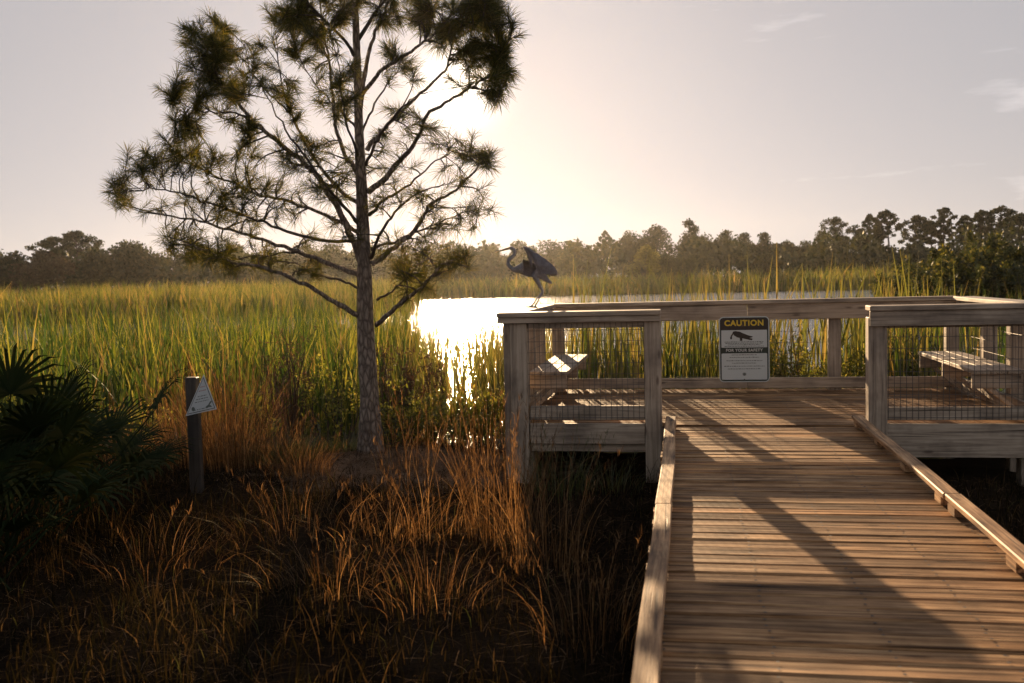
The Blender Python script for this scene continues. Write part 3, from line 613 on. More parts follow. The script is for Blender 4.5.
for lg in legs:
    b = len(P_); P_ += list(lg); rad += [.034, .018, .0105, .008, .009]; ed += [(1, b)]+[(b+i, b+i+1) for i in range(4)]
    fx, fy, fd = lg[-1]
    for dx, dd in ((-42, .0), (-30, .028), (-30, -.028), (26, 0)):
        q = len(P_); P_.append((fx+dx, 597 if True else fy, fd+dd)); rad.append(.0042); ed.append((b+4, q))
body = skin('body', [hv(*p) for p in P_], ed, rad, heron, feather)
me = body.data
def cone(name, a, b, r0, m, root, n=8): k = MB(); a, b = Vector(a), Vector(b); k.tube([a, a.lerp(b, .5), b], [r0, r0*.62, r0*.1], n); return k.build(name, m, root, smooth=True)
cone('beak', hv(176, 116), hv(58, 147), .0145, beak_mat, heron)
cone('crest', hv(182, 104, .0), hv(236, 140), .008, black, heron)
for d in (-.0175, .0175):
    k = MB(); c0 = Vector(hv(180, 108, d)); bm = bmesh.new(); bmesh.ops.create_uvsphere(bm, u_segments=10, v_segments=8, radius=.0048); me_ = bpy.data.meshes.new('eye'); bm.to_mesh(me_); bm.free(); e_ = link('eye', me_, eye_mat, heron, smooth=True); e_.location = c0
# wings: upper-arm root, wrist up, primaries trailing; layered feathers
def wing(side):
    d0 = -.045*side
    outline_top = catmull([(335, 265), (325, 215), (312, 170), (285, 118), (292, 106), (330, 122), (372, 150), (412, 178), (455, 210), (500, 246), (535, 282), (553, 315)], 4)
    outline_bot = catmull([(338, 270), (350, 285), (358, 250), (352, 190), (345, 160), (352, 175), (372, 235), (402, 300), (440, 322), (480, 338), (515, 346), (550, 345)], 4)
    k = MB(); n = len(outline_top); J = 7; vs = []
    for i in range(n):
        t = i/(n-1)
        for s_ in (0, 1):
            for j in range(J):
                u = j/(J-1); q = outline_top[i]*(1-u)+outline_bot[i]*u
                bulge = math.sin(math.pi*u)*.016+.035*math.sin(math.pi*t)
                d = d0-side*(bulge+.0035*(1 if s_ else -1)*(.3+math.sin(math.pi*u))) - side*.03*t
                vs.append(hv(q[0], q[1], d))
    fs = []; W_ = 2*J
    for i in range(n-1):
        for s_ in (0, 1):
            for j in range(J-1): a = i*W_+s_*J+j; fs.append((a, a+1, a+W_+1, a+W_))
        fs.append((i*W_, i*W_+W_, i*W_+W_+J, i*W_+J)); fs.append((i*W_+J-1, i*W_+W_+J-1, i*W_+W_+2*J-1, i*W_+2*J-1))
    k.add(vs, fs); o = k.build('wing', wing_mat, heron, smooth=True)
    f = MB()        # long flight feathers fanned over the trailing half
    for i in range(12):
        t = i/11; a = np.array([352+70*t, 175+70*t]); b = np.array([400+150*t**.8, 325+22*t-20*t*t]); c_ = (a+b)/2+np.array([6, 4]); wd = 9
        dr = (b-a)/np.linalg.norm(b-a); nn = np.array([-dr[1], dr[0]])*wd; dd = d0-side*(.052+.002*i % 3*.001+.0012*i)
        pts = [a+nn*.4, c_+nn, b+nn*.4, b+dr*8, b-nn*.4, c_-nn, a-nn*.4]
        m_ = len(pts); f.add([hv(p[0], p[1], dd) for p in pts]+[hv(p[0], p[1], dd+side*.0015) for p in pts], [tuple(range(m_)), tuple(range(2*m_-1, m_-1, -1))]+[(q, (q+1) % m_, m_+(q+1) % m_, m_+q) for q in range(m_)])
    f.build('flight_feathers', wing_mat, o)
wing(1); wing(-1)

# ------------------------------------------------------------------ the pine
PY = 10.66
base = at(371, 447, Y=PY); bz = float(ground_z(base[0], base[1])); base[2] = bz
pine = empty('pine_tree', base, label='young longleaf pine with open branches standing before the sun', cat='tree')
def pp(pts, d0=0, d1=0):
    n = len(pts); return [at(x, y, Y=PY+d0+(d1-d0)*(i/(n-1))**.8) for i, (x, y) in enumerate(pts)]
tr = pp([(372, 462), (371, 447), (369.5, 400), (366, 340), (364, 262), (362, 200), (359, 130), (357, 60), (355, 0), (353, -60), (352, -120), (352, -170)])
tr[0] = tr[1]-np.array([0, 0, .25]); trp = catmull(tr, 6); rr = np.interp(np.linspace(0, 11, len(trp)), range(12), [.21, .155, .108, .095, .078, .066, .05, .042, .034, .026, .018, .008])
k = MB(); k.tube([Vector(p-base) for p in trp], list(rr), 16, wob=.05); k.build('trunk', bark, pine, smooth=True)
LIMBS = [
 ([(362,318),(340,305),(311,288),(285,276),(260,266),(233,262),(205,250),(170,243)], -1.0, .032),
 ([(361,277),(330,264),(298,252),(262,240),(229,230),(200,221),(165,215),(120,205)], .8, .032),
 ([(361,262),(341,215),(313,172),(280,144),(255,122),(233,97),(216,75),(202,40)], -.5, .040),
 ([(255,122),(235,113),(210,112),(190,108),(176,98)], -.6, .014),
 ([(359,176),(341,146),(334,110),(330,70),(323,26),(316,-20)], .5, .028),
 ([(361,205),(335,185),(310,150),(292,115),(281,80),(276,40)], .9, .026),
 ([(292,115),(270,95),(250,70),(245,40)], 1.1, .014),
 ([(360,112),(366,65),(375,32),(388,5),(398,-30),(405,-60)], .4, .028),
 ([(362,95),(380,72),(405,55),(430,38),(452,15),(475,-10)], -.6, .026),
 ([(368,192),(385,178),(401,160),(416,140),(431,112),(455,98),(480,82),(500,60)], -.4, .036),
 ([(367,150),(385,128),(405,108),(430,86),(447,66),(454,35),(470,0)], .6, .028),
 ([(371,264),(400,243),(420,222),(431,204),(455,190),(478,166),(492,152)], .5, .033),
 ([(376,325),(401,303),(427,282),(444,264),(464,256)], -.6, .030),
 ([(371,258),(380,235),(395,213),(415,195),(445,183)], -.9, .022),
 ([(361,235),(340,222),(300,205),(260,195),(225,180),(190,165),(145,156)], .3, .026),
 ([(371,250),(410,235),(445,220),(480,207)], 1.0, .018),
 ([(359,60),(335,30),(310,5),(290,-30)], -.5, .022),
 ([(358,40),(385,0),(430,-30),(470,-50)], .2, .024),
 ([(359,140),(372,110),(386,85),(398,70),(402,50)], 1.0, .016),
 ([(363,240),(320,240),(280,228),(240,214),(200,200),(165,190),(128,190)], -1.1, .022),
 ([(431,204),(455,208),(475,206)], .6, .01),
 ([(298,252),(260,256),(215,262),(185,255)], .4, .014),
 ([(362,228),(330,190),(302,152),(278,116),(262,86)], -1.2, .020), ([(360,160),(346,122),(341,80),(337,42)], -.9, .016),
 ([(366,165),(378,140),(392,118),(410,100),(428,92)], -1.2, .020), ([(369,215),(385,200),(405,188),(430,165),(458,150)], -.3, .022),
 ([(358,130),(335,105),(315,85),(300,58)], .8, .016), ([(364,290),(345,282),(320,275),(290,262),(258,262)], -.2, .018),
 ([(377,300),(396,288),(415,268),(428,252)], .4, .016),
 ([(355,5),(345,-40),(330,-90)], -.3, .016), ([(355,-20),(372,-70),(385,-110)], .3, .016),
]
skel = []     # (point, radius, direction)
for pts, dd, r0 in LIMBS:
    start_on = pts[0]; d0 = 0 if abs(start_on[0]-364) < 14 else dd*.5
    W_ = catmull(pp(pts, d0, dd), 5); W_[1:-1] += rng.normal(0, .008, W_[1:-1].shape); n_ = len(W_)
    rad_ = r0*(1-.78*np.linspace(0, 1, n_)**.9)
    k = MB(); k.tube([Vector(p-base) for p in W_], list(rad_), 7, wob=.08); k.build('branch', bark if r0 > .025 else twig_mat, pine, smooth=True)
    for i in range(3, n_): skel.append((W_[i], rad_[i], W_[i]-W_[i-1]))
for i in range(20, len(trp)): skel.append((trp[i], rr[i], trp[i]-trp[i-1]))
SP = np.array([s[0] for s in skel])
CL = [(208,40,22,26,17),(200,70,22,20,12),(238,72,18,24,9),(215,98,20,12,5),(177,99,6,8,3),(282,42,13,20,8),(262,62,14,20,5),(312,48,12,24,6),(320,8,42,20,22),(385,0,40,24,22),
 (360,-40,60,30,26),(458,12,38,26,26),(486,18,22,24,16),(495,72,15,26,22),(450,48,24,12,7),(143,155,16,12,4),(126,189,10,14,4),(118,205,8,6,2),(168,162,20,12,7),(186,140,16,12,7),(218,165,28,14,9),
 (198,200,34,12,7),(236,200,36,14,8),(180,240,24,16,10),(208,254,26,14,7),(255,222,36,14,7),(300,150,28,22,9),(300,98,24,20,7),(338,70,18,20,6),(395,58,20,20,7),(398,130,22,24,6),
 (286,196,30,20,7),(330,232,18,14,4),(440,134,26,10,4),(474,155,18,8,8),(490,160,8,8,3),(478,205,16,8,5),(438,214,22,10,5),(410,180,18,18,4),(452,178,16,8,4),(446,256,24,20,5),(420,235,26,14,5),(395,245,18,14,4),(455,228,16,8,4),
 (424,290,22,12,5),(400,272,22,16,6),(320,270,20,8,3),(384,200,14,14,3),(350,170,14,20,4),(265,262,24,10,5),(232,262,14,10,4),(345,110,14,22,5),(250,130,20,16,6),(375,160,14,14,3),(460,262,10,10,4),(270,170,20,14,6),(330,190,20,14,4)]
tufts = []; tw = MB()
for cx, cy, rx, ry, n_ in CL:
    for _ in range(int(n_*(1.35 if cy < 90 else 1.7)+.5)):
        a = rng.uniform(0, 2*math.pi); q = math.sqrt(rng.uniform(0, 1))*1.12; x, y = cx+rx*q*math.cos(a), cy+ry*q*math.sin(a)
        if 432 < x < 484 and 72 < y < 128: continue
        u = CR*((x-512)/FPX) - CU*((y-341.5)/FPX) + CF
        # choose depth near the skeleton
        T0 = at(x, y, Y=PY); dl = np.linalg.norm(np.cross(SP-[0, 0, EYE], u)/np.linalg.norm(u), axis=1); cand = np.argsort(dl)[:14]; j = int(rng.choice(cand))
        T = at(x, y, Y=max(PY-1.5, min(PY+1.5, SP[j][1]+rng.normal(0, .28))))
        dist = np.linalg.norm(SP-T, axis=1)+.35*np.maximum(0, SP[:, 2]-T[2]); o_ = np.argsort(dist); j = int(o_[min(int(rng.integers(0, 4)), len(o_)-1)])
        A, rA, dA = skel[j]; dA = dA/np.linalg.norm(dA); ln_ = np.linalg.norm(T-A)
        mid = (A+T)/2+dA*ln_*.18-np.array([0, 0, .06*ln_])
        W_ = catmull([A, mid, T], 4); tw.tube([Vector(p-base) for p in W_], list(np.linspace(min(.011, rA*.8), .004, len(W_))), 5)
        d = W_[-1]-W_[-2]; d = d/np.linalg.norm(d)+np.array([0, 0, .35]); tufts.append((T, d/np.linalg.norm(d), 1.0))
        if ln_ > .25:
            for t_ in ((.7,) if ln_ < .5 else (.4, .6, .8)):
                p = W_[int(t_*(len(W_)-1))]; s_ = rng.normal(0, 1, 3); s_ /= np.linalg.norm(s_); e = p+s_*.13+np.array([0, 0, .05])
                tw.tube([Vector(p-base), Vector(e-base)], [.005, .003], 4); dd = e-p; tufts.append((e, dd/np.linalg.norm(dd), .75))
tw.build('twig_work', twig_mat, pine)
def needles(tufts, per=100, ln=.24, wd=.0052, origin=base):
    n = len(tufts); T = np.array([t[0] for t in tufts])-origin; D = np.array([t[1] for t in tufts]); s = np.array([t[2] for t in tufts])
    T = np.repeat(T, per, 0); D = np.repeat(D, per, 0); s = np.repeat(s, per); N_ = len(T)
    back = rng.uniform(0, .20, N_); T = T-D*back[:, None]
    r = rng.normal(0, 1, (N_, 3)); r -= (r*D).sum(1)[:, None]*D; r /= np.linalg.norm(r, axis=1)[:, None]
    ang = np.radians(rng.uniform(10, 75, N_)); dr = D*np.cos(ang)[:, None]+r*np.sin(ang)[:, None]
    l = ln*s*rng.uniform(.65, 1.12, N_); side = np.cross(dr, rng.normal(0, 1, (N_, 3))); side /= np.linalg.norm(side, axis=1)[:, None]
    sag = np.array([0, 0, -1.])*(l*.12)[:, None]
    m_ = T+dr*(l*.55)[:, None]+sag*.2; e = T+dr*l[:, None]+sag; w2 = side*(wd/2)
    V = np.stack([T-w2*.8, T+w2*.8, m_+w2, m_-w2, e+w2*.25, e-w2*.25], 1).reshape(-1, 3)
    b = np.arange(N_)*6; F = np.concatenate([np.stack([b, b+1, b+2, b+3], 1), np.stack([b+3, b+2, b+4, b+5], 1)])
    return V, F
hi = [t for t in tufts if t[0][2] > 2.9]; lo_ = [t for t in tufts if t[0][2] <= 2.9]
V, F = merge([needles(hi, 92, .19, .0048), needles(lo_, 46, .19, .0042)]); link('crown', np_mesh('pine_needles', V, F), needle_mat, pine)

# ------------------------------------------------------------------ shrubs and weeds
def leaves_mesh(pts, size, up=.3, asp=.45):
    n = len(pts); d = rng.normal(0, 1, (n, 3)); d[:, 2] += up; d /= np.linalg.norm(d, axis=1)[:, None]
    s = np.cross(d, rng.normal(0, 1, (n, 3))); s /= np.linalg.norm(s, axis=1)[:, None]; l = size*rng.uniform(.6, 1.3, n)[:, None]
    V = np.stack([pts, pts+d*l*.5+s*l*asp*.5, pts+d*l, pts+d*l*.5-s*l*asp*.5], 1).reshape(-1, 3); b = np.arange(n)*4
    return V, np.stack([b, b+1, b+2, b+3], 1)
def shrub(X, Y, r, hh, nst, nl, size, m, label, group=None, cat='shrub', zb=None, lo=.25, stem_m=None, dead=False):
    z0 = float(max(ground_z(X, Y), WATER-.1)) if zb is None else zb
    root = empty('shrub', (X, Y, z0), label=label, cat=cat, group=group, kind='thing'); st = MB(); pts = []
    for i in range(nst):
        a = rng.uniform(0, 2*math.pi); q = r*math.sqrt(rng.uniform(0, 1)); h_ = hh*rng.uniform(.65, 1)*(1-.35*(q/r)**2)
        b0 = np.array([q*.35*math.cos(a), q*.35*math.sin(a), -.1]); e = np.array([q*math.cos(a), q*math.sin(a), h_]); c_ = (b0+e)/2+np.append(rng.normal(0, .06, 2)*hh, .1*h_)
        W_ = catmull([b0, c_, e], 5); st.tube([Vector(p) for p in W_], list(np.linspace(.004+.006*hh, .002, len(W_))), 5, cap=False)
        for _ in range(4):
            j = rng.integers(4, len(W_)); s_ = rng.normal(0, 1, 3)*.5+[0, 0, .7]; s_ = s_/np.linalg.norm(s_)*hh*rng.uniform(.1, .24); T = W_[j]+s_
            st.tube([Vector(W_[j]), Vector(T)], [.003, .0015], 4, cap=False)
            k_ = max(1, nl//(nst*5)); t = rng.uniform(0, 1, (k_, 1)); pts.append(W_[j]+s_*t+rng.normal(0, size*.35, (k_, 3)))
        k_ = max(1, nl//(nst*5)); t = rng.integers(int(len(W_)*lo), len(W_), k_); pts.append(W_[t]+rng.normal(0, size*.6, (k_, 3)))
    st.build('stems', stem_m or twig_mat, root)
    V, F = leaves_mesh(np.concatenate(pts), size); link('leaves', np_mesh('shrub_leaves', V, F), m, root)
    return root
def gxy(x, y, Y): p = at(x, y, Y=Y); return p[0], p[1]
G1 = 'bushes growing along the water edge'
shrub(*gxy(400, 420, 11.6), .4, 1.0, 20, 2000, .05, bush_gold, 'yellow green bush just right of the pine trunk', G1)
shrub(*gxy(440, 420, 11.9), .5, .82, 26, 2600, .055, bush_gold, 'leafy bush below the sun glitter, between pine and deck', G1)
shrub(*gxy(482, 420, 11.5), .36, .85, 18, 2000, .05, bush_gold, 'sunlit bush against the corner post of the deck', G1)
shrub(*gxy(425, 420, 12.2), .3, 1.6, 18, 1400, .045, dead_mat, 'brown dead bush between two green bushes right of the pine', G1, stem_m=dead_mat)
shrub(*gxy(385, 420, 11.9), .3, 1.5, 16, 700, .04, dead_mat, 'tall brown bush directly behind the pine trunk', G1, stem_m=dead_mat)
shrub(*gxy(292, 430, 11.9), .4, 1.75, 26, 800, .04, dead_mat, 'tall reddish dead stalks left of the pine', G1, stem_m=dead_mat)
shrub(*gxy(330, 430, 12.0), .35, 1.2, 16, 1200, .05, bush_gold, 'light green bush left of the pine trunk', G1)
shrub(*gxy(258, 430, 12.3), .35, .9, 12, 900, .05, bush_gold, 'low green bush in front of the cattails', G1)
shrub(*gxy(105, 430, 10.6), .6, .65, 16, 800, .05, bush_gold, 'low leafy weeds at the left between palmetto and reeds', G1)
shrub(*gxy(150, 430, 10.8), .4, .6, 12, 500, .05, bush_gold, 'leafy weeds behind the triangular sign', G1)
shrub(*gxy(268, 440, 10.6), .12, .55, 4, 50, .11, bush_gold, 'single bright green sapling with broad leaves left of the pine', G1)
shrub(*gxy(790, 360, 13.0), .5, 1.5, 26, 3600, .055, bush_gold, 'yellow leaved shrub behind the back railing, left of its post', G1, lo=.15)
shrub(*gxy(862, 360, 13.0), .3, 1.5, 16, 1800, .055, bush_gold, 'yellow leaved shrub behind the back railing, right of its post', G1, lo=.15)
shrub(*gxy(910, 360, 13.6), .6, 1.5, 14, 900, .055, bush_dark, 'olive shrub seen through the right mesh panel', G1, lo=.15)
shrub(*gxy(985, 360, 13.4), .6, 1.35, 14, 800, .055, bush_dark, 'olive shrub behind the right bench', G1, lo=.15)
# big leafy thicket on the right
shrub(*gxy(462, 425, 11.3), .34, .62, 18, 1500, .055, bush_gold, 'low bright bush in front of the sun glitter, left of the deck corner', G1)
G2 = 'big bushes on the right bank'
for x, D, r, yt, nl, lab in ((915, 46, 1.9, 262, 2200, 'lowest left bush of the right bank thicket'), (950, 42, 2.2, 247, 3600, 'mid sized olive bush of the right bank thicket'),
        (985, 39, 2.4, 237, 4600, 'tall round bush of the right bank thicket'), (1030, 36, 2.8, 226, 5200, 'tallest bush of the right bank, cut by the picture edge')):
    p = at_dist(x, D); shrub(p[0], p[1], r, ztop(x, yt, D)-WATER, 40, nl*3, .16, bush_dark, lab, G2, zb=WATER-.05, lo=.1)
# orange bunch grasses
G3 = 'clumps of tall bunch grass'
for (x, y, Y, r, hh, n, ns, lab) in (
  (505, 560, 6.9, .30, 1.0, 130, 46, 'tall orange bunch grass in the middle foreground'),
  (435, 560, 7.0, .35, .7, 40, 14, 'orange bunch grass left of the tallest foreground clump'),
  (545, 600, 6.3, .3, .8, 90, 30, 'thin orange grass stalks near the shaded ground by the ramp'),
  (590, 640, 4.9, .28, .55, 90, 24, 'sparse seeding grass beside the near end of the kerb'),
  (228, 430, 9.6, .38, 1.3, 480, 60, 'rusty red grass clump right of the triangular sign'),
  (195, 430, 9.9, .36, 1.25, 420, 50, 'rusty red grass clump behind the triangular sign'),
  (262, 440, 9.7, .35, .6, 240, 30, 'low rusty grass between the sign and the pine'),
  (120, 440, 9.8, .5, .75, 360, 40, 'rusty grass clump between palmetto and triangular sign'),
  (75, 440, 9.9, .45, .7, 260, 40, 'rusty grass clump behind the palmetto'),
  (300, 455, 9.2, .3, .5, 300, 16, 'short tawny grass tuft before the pine'),
  (380, 560, 6.8, .5, .5, 90, 12, 'brown grass clump in the shaded foreground'),
  (300, 560, 7.0, .55, .5, 90, 12, 'dark grass clump left of centre in the foreground'),
  (330, 620, 5.6, .4, .4, 90, 8, 'dim grass clump low in the foreground'),
  (150, 600, 6.0, .5, .4, 90, 8, 'dim grass clump in the lower left corner'),
  (430, 640, 5.4, .35, .45, 80, 8, 'dim grass clump left of the kerb in the foreground')):
    X, Y_ = gxy(x, y, Y); bunch_grass(X, Y_, r, hh, n, lab, ns=ns)
bunch_grass(*gxy(285, 455, 9.9), .35, .4, 700, 'low green grass tussock left of the pine base', m=green_grass, ns=4)
bunch_grass(*gxy(340, 440, 10.9), .45, .32, 800, 'bright green grass patch behind the pine base', m=green_grass, ns=4)
bunch_grass(*gxy(560, 480, 8.6), .3, .6, 160, 'thin grey green grass under the left railing section', m=green_grass, ns=16)
bunch_grass(*gxy(610, 475, 8.8), .3, .4, 140, 'short grass in the shade by the ramp post', m=green_grass, ns=6)
for x, y, Y, hh, lab in ((418, 470, 9.2, .85, 'slender sunlit seeding stalks right of the pine'), (470, 470, 9.3, .9, 'slender pale stalks left of the deck post'), (395, 470, 9.6, .5, 'short curled golden weed at the pine foot')):
    bunch_grass(*gxy(x, y, Y), .2, hh, 30, lab, ns=14)

# ------------------------------------------------------------------ saw palmetto
def palmetto(X, Y, n, hh, label):
    z0 = float(ground_z(X, Y)); root = empty('palmetto', (X, Y, z0), label=label, cat='palmetto', group='dark palmettos at the left edge')
    for i in range(n):
        a = rng.uniform(0, 2*math.pi); el = rng.uniform(.35, 1.35); l = hh*rng.uniform(.55, .95)
        d = np.array([math.cos(a)*math.cos(el), math.sin(a)*math.cos(el), math.sin(el)]); P0 = rng.normal(0, .12, 3)*[1, 1, 0]; P1 = P0+d*l
        st = MB(); st.tube([Vector(P0), Vector((P0+P1)/2+[0, 0, .03]), Vector(P1)], [.009, .007, .005], 5)
        fr = st.build('frond', palm_mat, root)
        # fan of leaflets
        side = np.cross(d, [0, 0, 1]); side /= np.linalg.norm(side); nl = 26; vs, fs = [], []; upv = np.cross(side, d)
        for k_ in range(nl):
            th = R(-125+250*k_/(nl-1)); dr = d*math.cos(th)+side*math.sin(th)+upv*.12; dr /= np.linalg.norm(dr); L_ = .46*rng.uniform(.85, 1.1)*(1-.25*abs(th)/2.2)
            s_ = np.cross(dr, upv); s_ /= np.linalg.norm(s_); w_ = .014
            for t, ww, sg in ((0, .3, 0), (.4, 1, .02), (.8, .7, -.02), (1.05, .05, -.10)):
                c_ = P1+dr*L_*t+np.array([0, 0, sg]); b = len(vs); vs += [c_-s_*w_*ww, c_+s_*w_*ww]
                if t > 0: fs.append((b-2, b-1, b+1, b))
        link('leaf_fan', np_mesh('leaf_fan', vs, fs), palm_mat, fr)
for (x, y, Y, n, hh, lab) in ((0, 480, 6.3, 30, 1.4, 'large dark palmetto filling the left edge'), (38, 480, 7.4, 20, 1.0, 'smaller palmetto with fans reaching towards the triangular sign'), (-40, 480, 5.4, 18, 1.4, 'palmetto cut by the left picture edge')):
    X, Y_ = gxy(x, y, Y); palmetto(X, Y_, n, hh, lab)

# ------------------------------------------------------------------ far trees
def crown_pts(n, blobs):
    out = []; wts = np.array([b[3]**2 for b in blobs]); wts = wts/wts.sum()
    for (x, y, z, r, fl), k in zip(blobs, np.maximum(8, (wts*n).astype(int))):
        d = rng.normal(0, 1, (k, 3)); d /= np.linalg.norm(d, axis=1)[:, None]; q = rng.uniform(.15, 1.05, (k, 1))**.6
        out.append(np.array([x, y, z])+d*q*r*np.array([1, 1, fl]))
    return np.concatenate(out)
def far_tree(kind, x, ytop, wpx, D, label, group, m=None, n=1100):
    n = int(n*1.4); p = at_dist(x, D); z0 = float(ground_z(p[0], p[1])); H = ztop(x, ytop, D)-z0; Wd = wpx*D/FPX*(1.15 if kind == 'pine' else 1.1)
    root = empty({'oak': 'oak_tree', 'pine': 'tall_pine', 'bush': 'round_bush'}[kind], (p[0], p[1], z0), label=label, cat='bush' if kind == 'bush' else 'tree', group=group, kind='thing')
    t = MB(); blobs = []
    if kind == 'oak':
        t.tube([Vector((0, 0, -.3)), Vector((.1, 0, H*.25)), Vector((0, .1, H*.55))], [H*.03, H*.022, H*.01], 7)
        for i in range(18):
            a = rng.uniform(0, 6.28); q = Wd*.5*math.sqrt(rng.uniform(0, 1))*.8; zz = H*(.30+.55*rng.uniform(0, 1)*(1-(q/(Wd*.5))**2*.6)); r = Wd*rng.uniform(.13, .22)
            zz = min(zz, H-r*.7); blobs.append((q*math.cos(a), q*math.sin(a), zz, r, .75))
            t.tube([Vector((0, 0, H*.3)), Vector((q*math.cos(a)*.6, q*math.sin(a)*.6, zz*.8)), Vector((q*math.cos(a), q*math.sin(a), zz))], [H*.012, H*.007, H*.003], 4, cap=False)
        zt = H-Wd*.14; blobs.append((0, 0, zt, Wd*.17, .75)); zk = zt-Wd*.2
        while zk > H*.45: blobs.append((rng.normal(0, .06)*Wd, 0, zk, Wd*rng.uniform(.18, .26), .8)); zk -= Wd*.22
        sz = .34
    elif kind == 'pine':
        ln = rng.normal(0, .02)*H; t.tube([Vector((0, 0, -.3)), Vector((ln*.4, 0, H*.5)), Vector((ln, 0, H*.97))], [H*.016, H*.012, H*.004], 6)
        nb = 34; lo_f = rng.uniform(.5, .68)
        for i in range(nb):
            zz = H*(lo_f+(.96-lo_f)*(i/(nb-1))); w_ = Wd*.5*math.sin(math.pi*(.22+.7*(i/(nb-1)))); a = i*2.4+rng.uniform(-.4, .4); q = w_*rng.uniform(.3, 1.0); r = Wd*rng.uniform(.06, .13)
            if i == nb-1: q = 0
            blobs.append((ln+q*math.cos(a), q*math.sin(a), min(zz+.1*q, H-r*.45), r, .5))
            t.tube([Vector((ln*zz/H, 0, zz-q*.35)), Vector((ln+q*math.cos(a), q*math.sin(a), zz))], [H*.006, H*.002], 4, cap=False)
        sz = .26
    else:
        for i in range(12):
            a = rng.uniform(0, 6.28); q = Wd*.5*math.sqrt(rng.uniform(0, 1))*.7; r = Wd*rng.uniform(.16, .26); blobs.append((q*math.cos(a), q*math.sin(a), rng.uniform(r*.5, H-r*.8) if H > r*1.4 else r*.5, r, .9))
            t.tube([Vector((0, 0, -.2)), Vector(blobs[-1][:3])], [.05, .02], 4, cap=False)
        sz = .22
    t.build('trunk', far_bark, root); V, F = leaves_mesh(crown_pts(int(n*2.4), blobs), sz*.95, .2, .8); link('crown', np_mesh('far_crown', V, F), m or tree_mat, root)
    return root
GL = 'trees of the far shore woods'; GP = 'tall pines above the right woods'
T = far_tree
T('oak', -8, 241, 62, 134, 'dark broad tree at the left edge of the far woods', GL, n=2200)
T('oak', 48, 249, 52, 127, 'brownish round tree between the dark trees at far left', GL, tree_brown, n=2400)
T('oak', 20, 251, 40, 131, 'low dark tree beside the brownish one', GL, n=1500)
T('pine', 58, 236, 40, 140, 'spreading pine crown above the far left trees', GL, n=1300)
T('pine', 84, 231, 44, 138, 'tallest spreading pine of the far left trees', GL, n=1500)
T('oak', 98, 247, 50, 129, 'dark rounded tree below the far left pines', GL, n=2200)
T('oak', 132, 240, 74, 131, 'widest dark dome shaped tree of the left woods', GL, n=3600)
lab_l = [(178,246,44),(208,243,46),(240,241,50),(272,243,48),(305,240,46),(338,242,50),(372,239,52),(405,243,46),(436,241,44),(466,244,42)]
for i, (x, y, wd) in enumerate(lab_l):
    T('oak', x, y, wd, 148+6*math.sin(i*2), 'hazy tree of the woods seen behind the pine branches', 'hazy trees behind the pine branches', n=1500)
names = {496:'hazy tree behind the heron beak', 520:'hazy domed tree behind the heron neck', 548:'hazy tree behind the heron wing', 578:'hazy tree right of the heron', 607:'small spiky pine poking above the woods',
 632:'rounded tree left of the highest dome of the middle woods', 657:'highest domed tree of the middle woods', 690:'airy tree top rising above the middle woods', 706:'sloping tree right of the airy tree top', 727:'small round topped tree in the dip of the woods',
 745:'flat topped tree in the middle of the woods', 765:'spiky topped tree right of the flat topped one', 788:'low tree in the gap before the right pines', 806:'dark low tree left of the broad airy tree'}
for x, y, wd, k_ in ((496,243,46,'oak'),(520,239,46,'oak'),(548,238,50,'oak'),(578,240,50,'oak'),(607,230,14,'pine'),(632,230,44,'oak'),(657,224,44,'oak'),(690,219,30,'oak'),(706,233,44,'oak'),(727,229,30,'oak'),(745,232,34,'oak'),(765,232,32,'oak'),(788,240,36,'oak'),(806,240,34,'oak')):
    T(k_, x, y, wd, 150+5*math.sin(x), names[x], GL, n=1700 if k_ == 'oak' else 700)
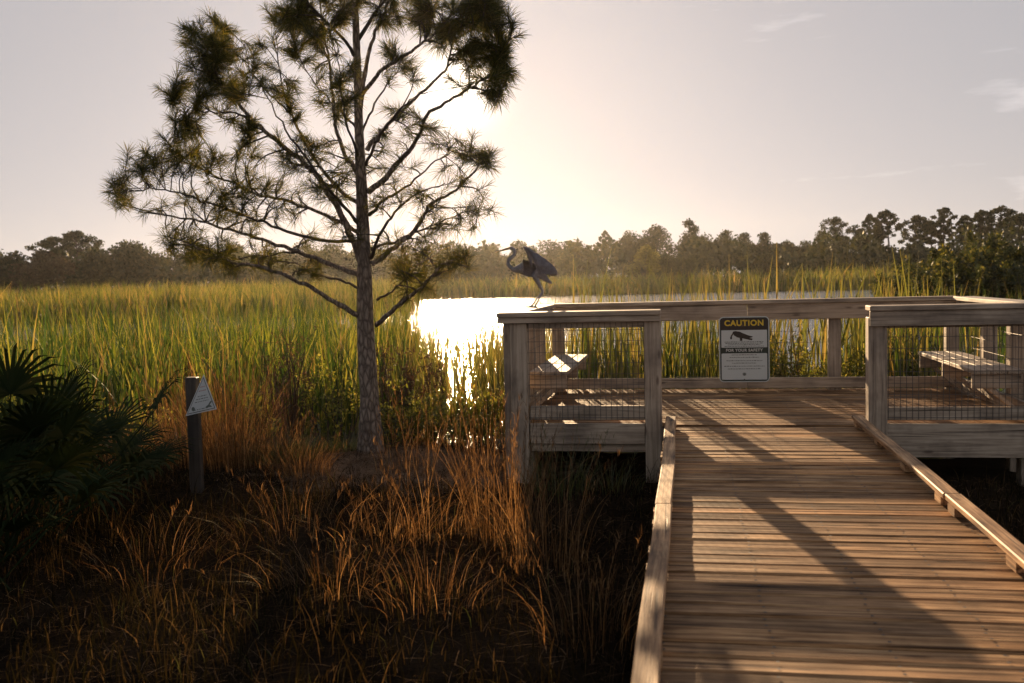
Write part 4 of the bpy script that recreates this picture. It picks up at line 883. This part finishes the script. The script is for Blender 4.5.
for x, y, wd, lab in ((836,217,40,'broad airy tree left of the tall pines'),(858,228,12,'slim short pine beside the broad airy tree'),(868,213,18,'pine with a narrow tufted crown, second from the broad airy tree'),(879,221,10,'thinnest pine between two larger crowns'),
  (891,209,24,'round crowned pine standing free in the sky'),(914,214,30,'dense crowned pine right of the round crowned one'),(932,220,24,'shorter dark pine left of the tallest pine'),(943,206,20,'tallest pine of the right woods'),(964,214,18,'see-through pine right of the tallest pine'),
  (981,209,22,'pine left of the broad dark crown at the right edge'),(1000,206,34,'broad dark pine crown near the right edge'),(1022,213,28,'pine at the very right edge')):
    T('pine', x, y, wd, 146+5*math.sin(x), lab, GP, n=1100)
for x, y, wd in ((822,240,34),(845,250,34),(868,248,30),(890,245,34),(912,243,34),(934,248,30),(956,251,34),(982,248,36),(1010,244,36)):
    T('oak', x, y, wd, 142+4*math.sin(x), 'dark understorey tree beneath the tall pines on the right', 'understorey trees beneath the right pines', n=1300)
bush_far = leafmat('light_far_bush_leaf', [(0, (.08, .09, .03)), (.6, (.16, .16, .05)), (1, (.24, .21, .07))], .5, big=.6)
T('bush', 645, 245, 32 , 118, 'light green bush on the far shore, left of two dark round bushes', 'bushes on the far shore', bush_far, 1300)
T('bush', 668, 254, 22 , 118, 'first dark round bush on the far shore beside the light green one', 'bushes on the far shore', n=800)
T('bush', 687, 257, 22, 118, 'second dark round bush on the far shore', 'bushes on the far shore', n=800)
T('bush', 768, 253, 20, 120, 'lone dark bush on the far shore towards the right', 'bushes on the far shore', n=700)
# undergrowth that fills the foot of the far woods
a = np.radians(rng.uniform(-42, 21, 48000)); d = rng.uniform(126, 165, 48000); hmax = 3.0+1.2*np.sin(np.degrees(a)*.9)+.8*np.sin(np.degrees(a)*2.7)
hmax = hmax+2.2
pts = np.stack([np.sin(a)*d, np.cos(a)*d, -.5+rng.uniform(0, 1, 48000)**.8*hmax], 1)
V, F = leaves_mesh(pts, .6, .1, .7); tag(link('undergrowth', np_mesh('undergrowth', V, F), tree_mat), label='dark undergrowth at the foot of the far woods', cat='undergrowth', kind='stuff')

# ------------------------------------------------------------------ air
m_h, nt = mat('haze_air'); pv = N(nt, 'ShaderNodeVolumePrincipled', Density=.00010, Anisotropy=.80); pv.inputs['Color'].default_value = (1, .95, .88, 1)
o = N(nt, 'ShaderNodeOutputMaterial'); nt.links.new(pv.outputs[0], o.inputs['Volume'])
mb = MB(); mb.box(-420, 420, -320, 430, -3.2, 22); hz = mb.build('haze', m_h); tag(hz, label='thin golden morning haze over the lake', cat='haze', kind='stuff')
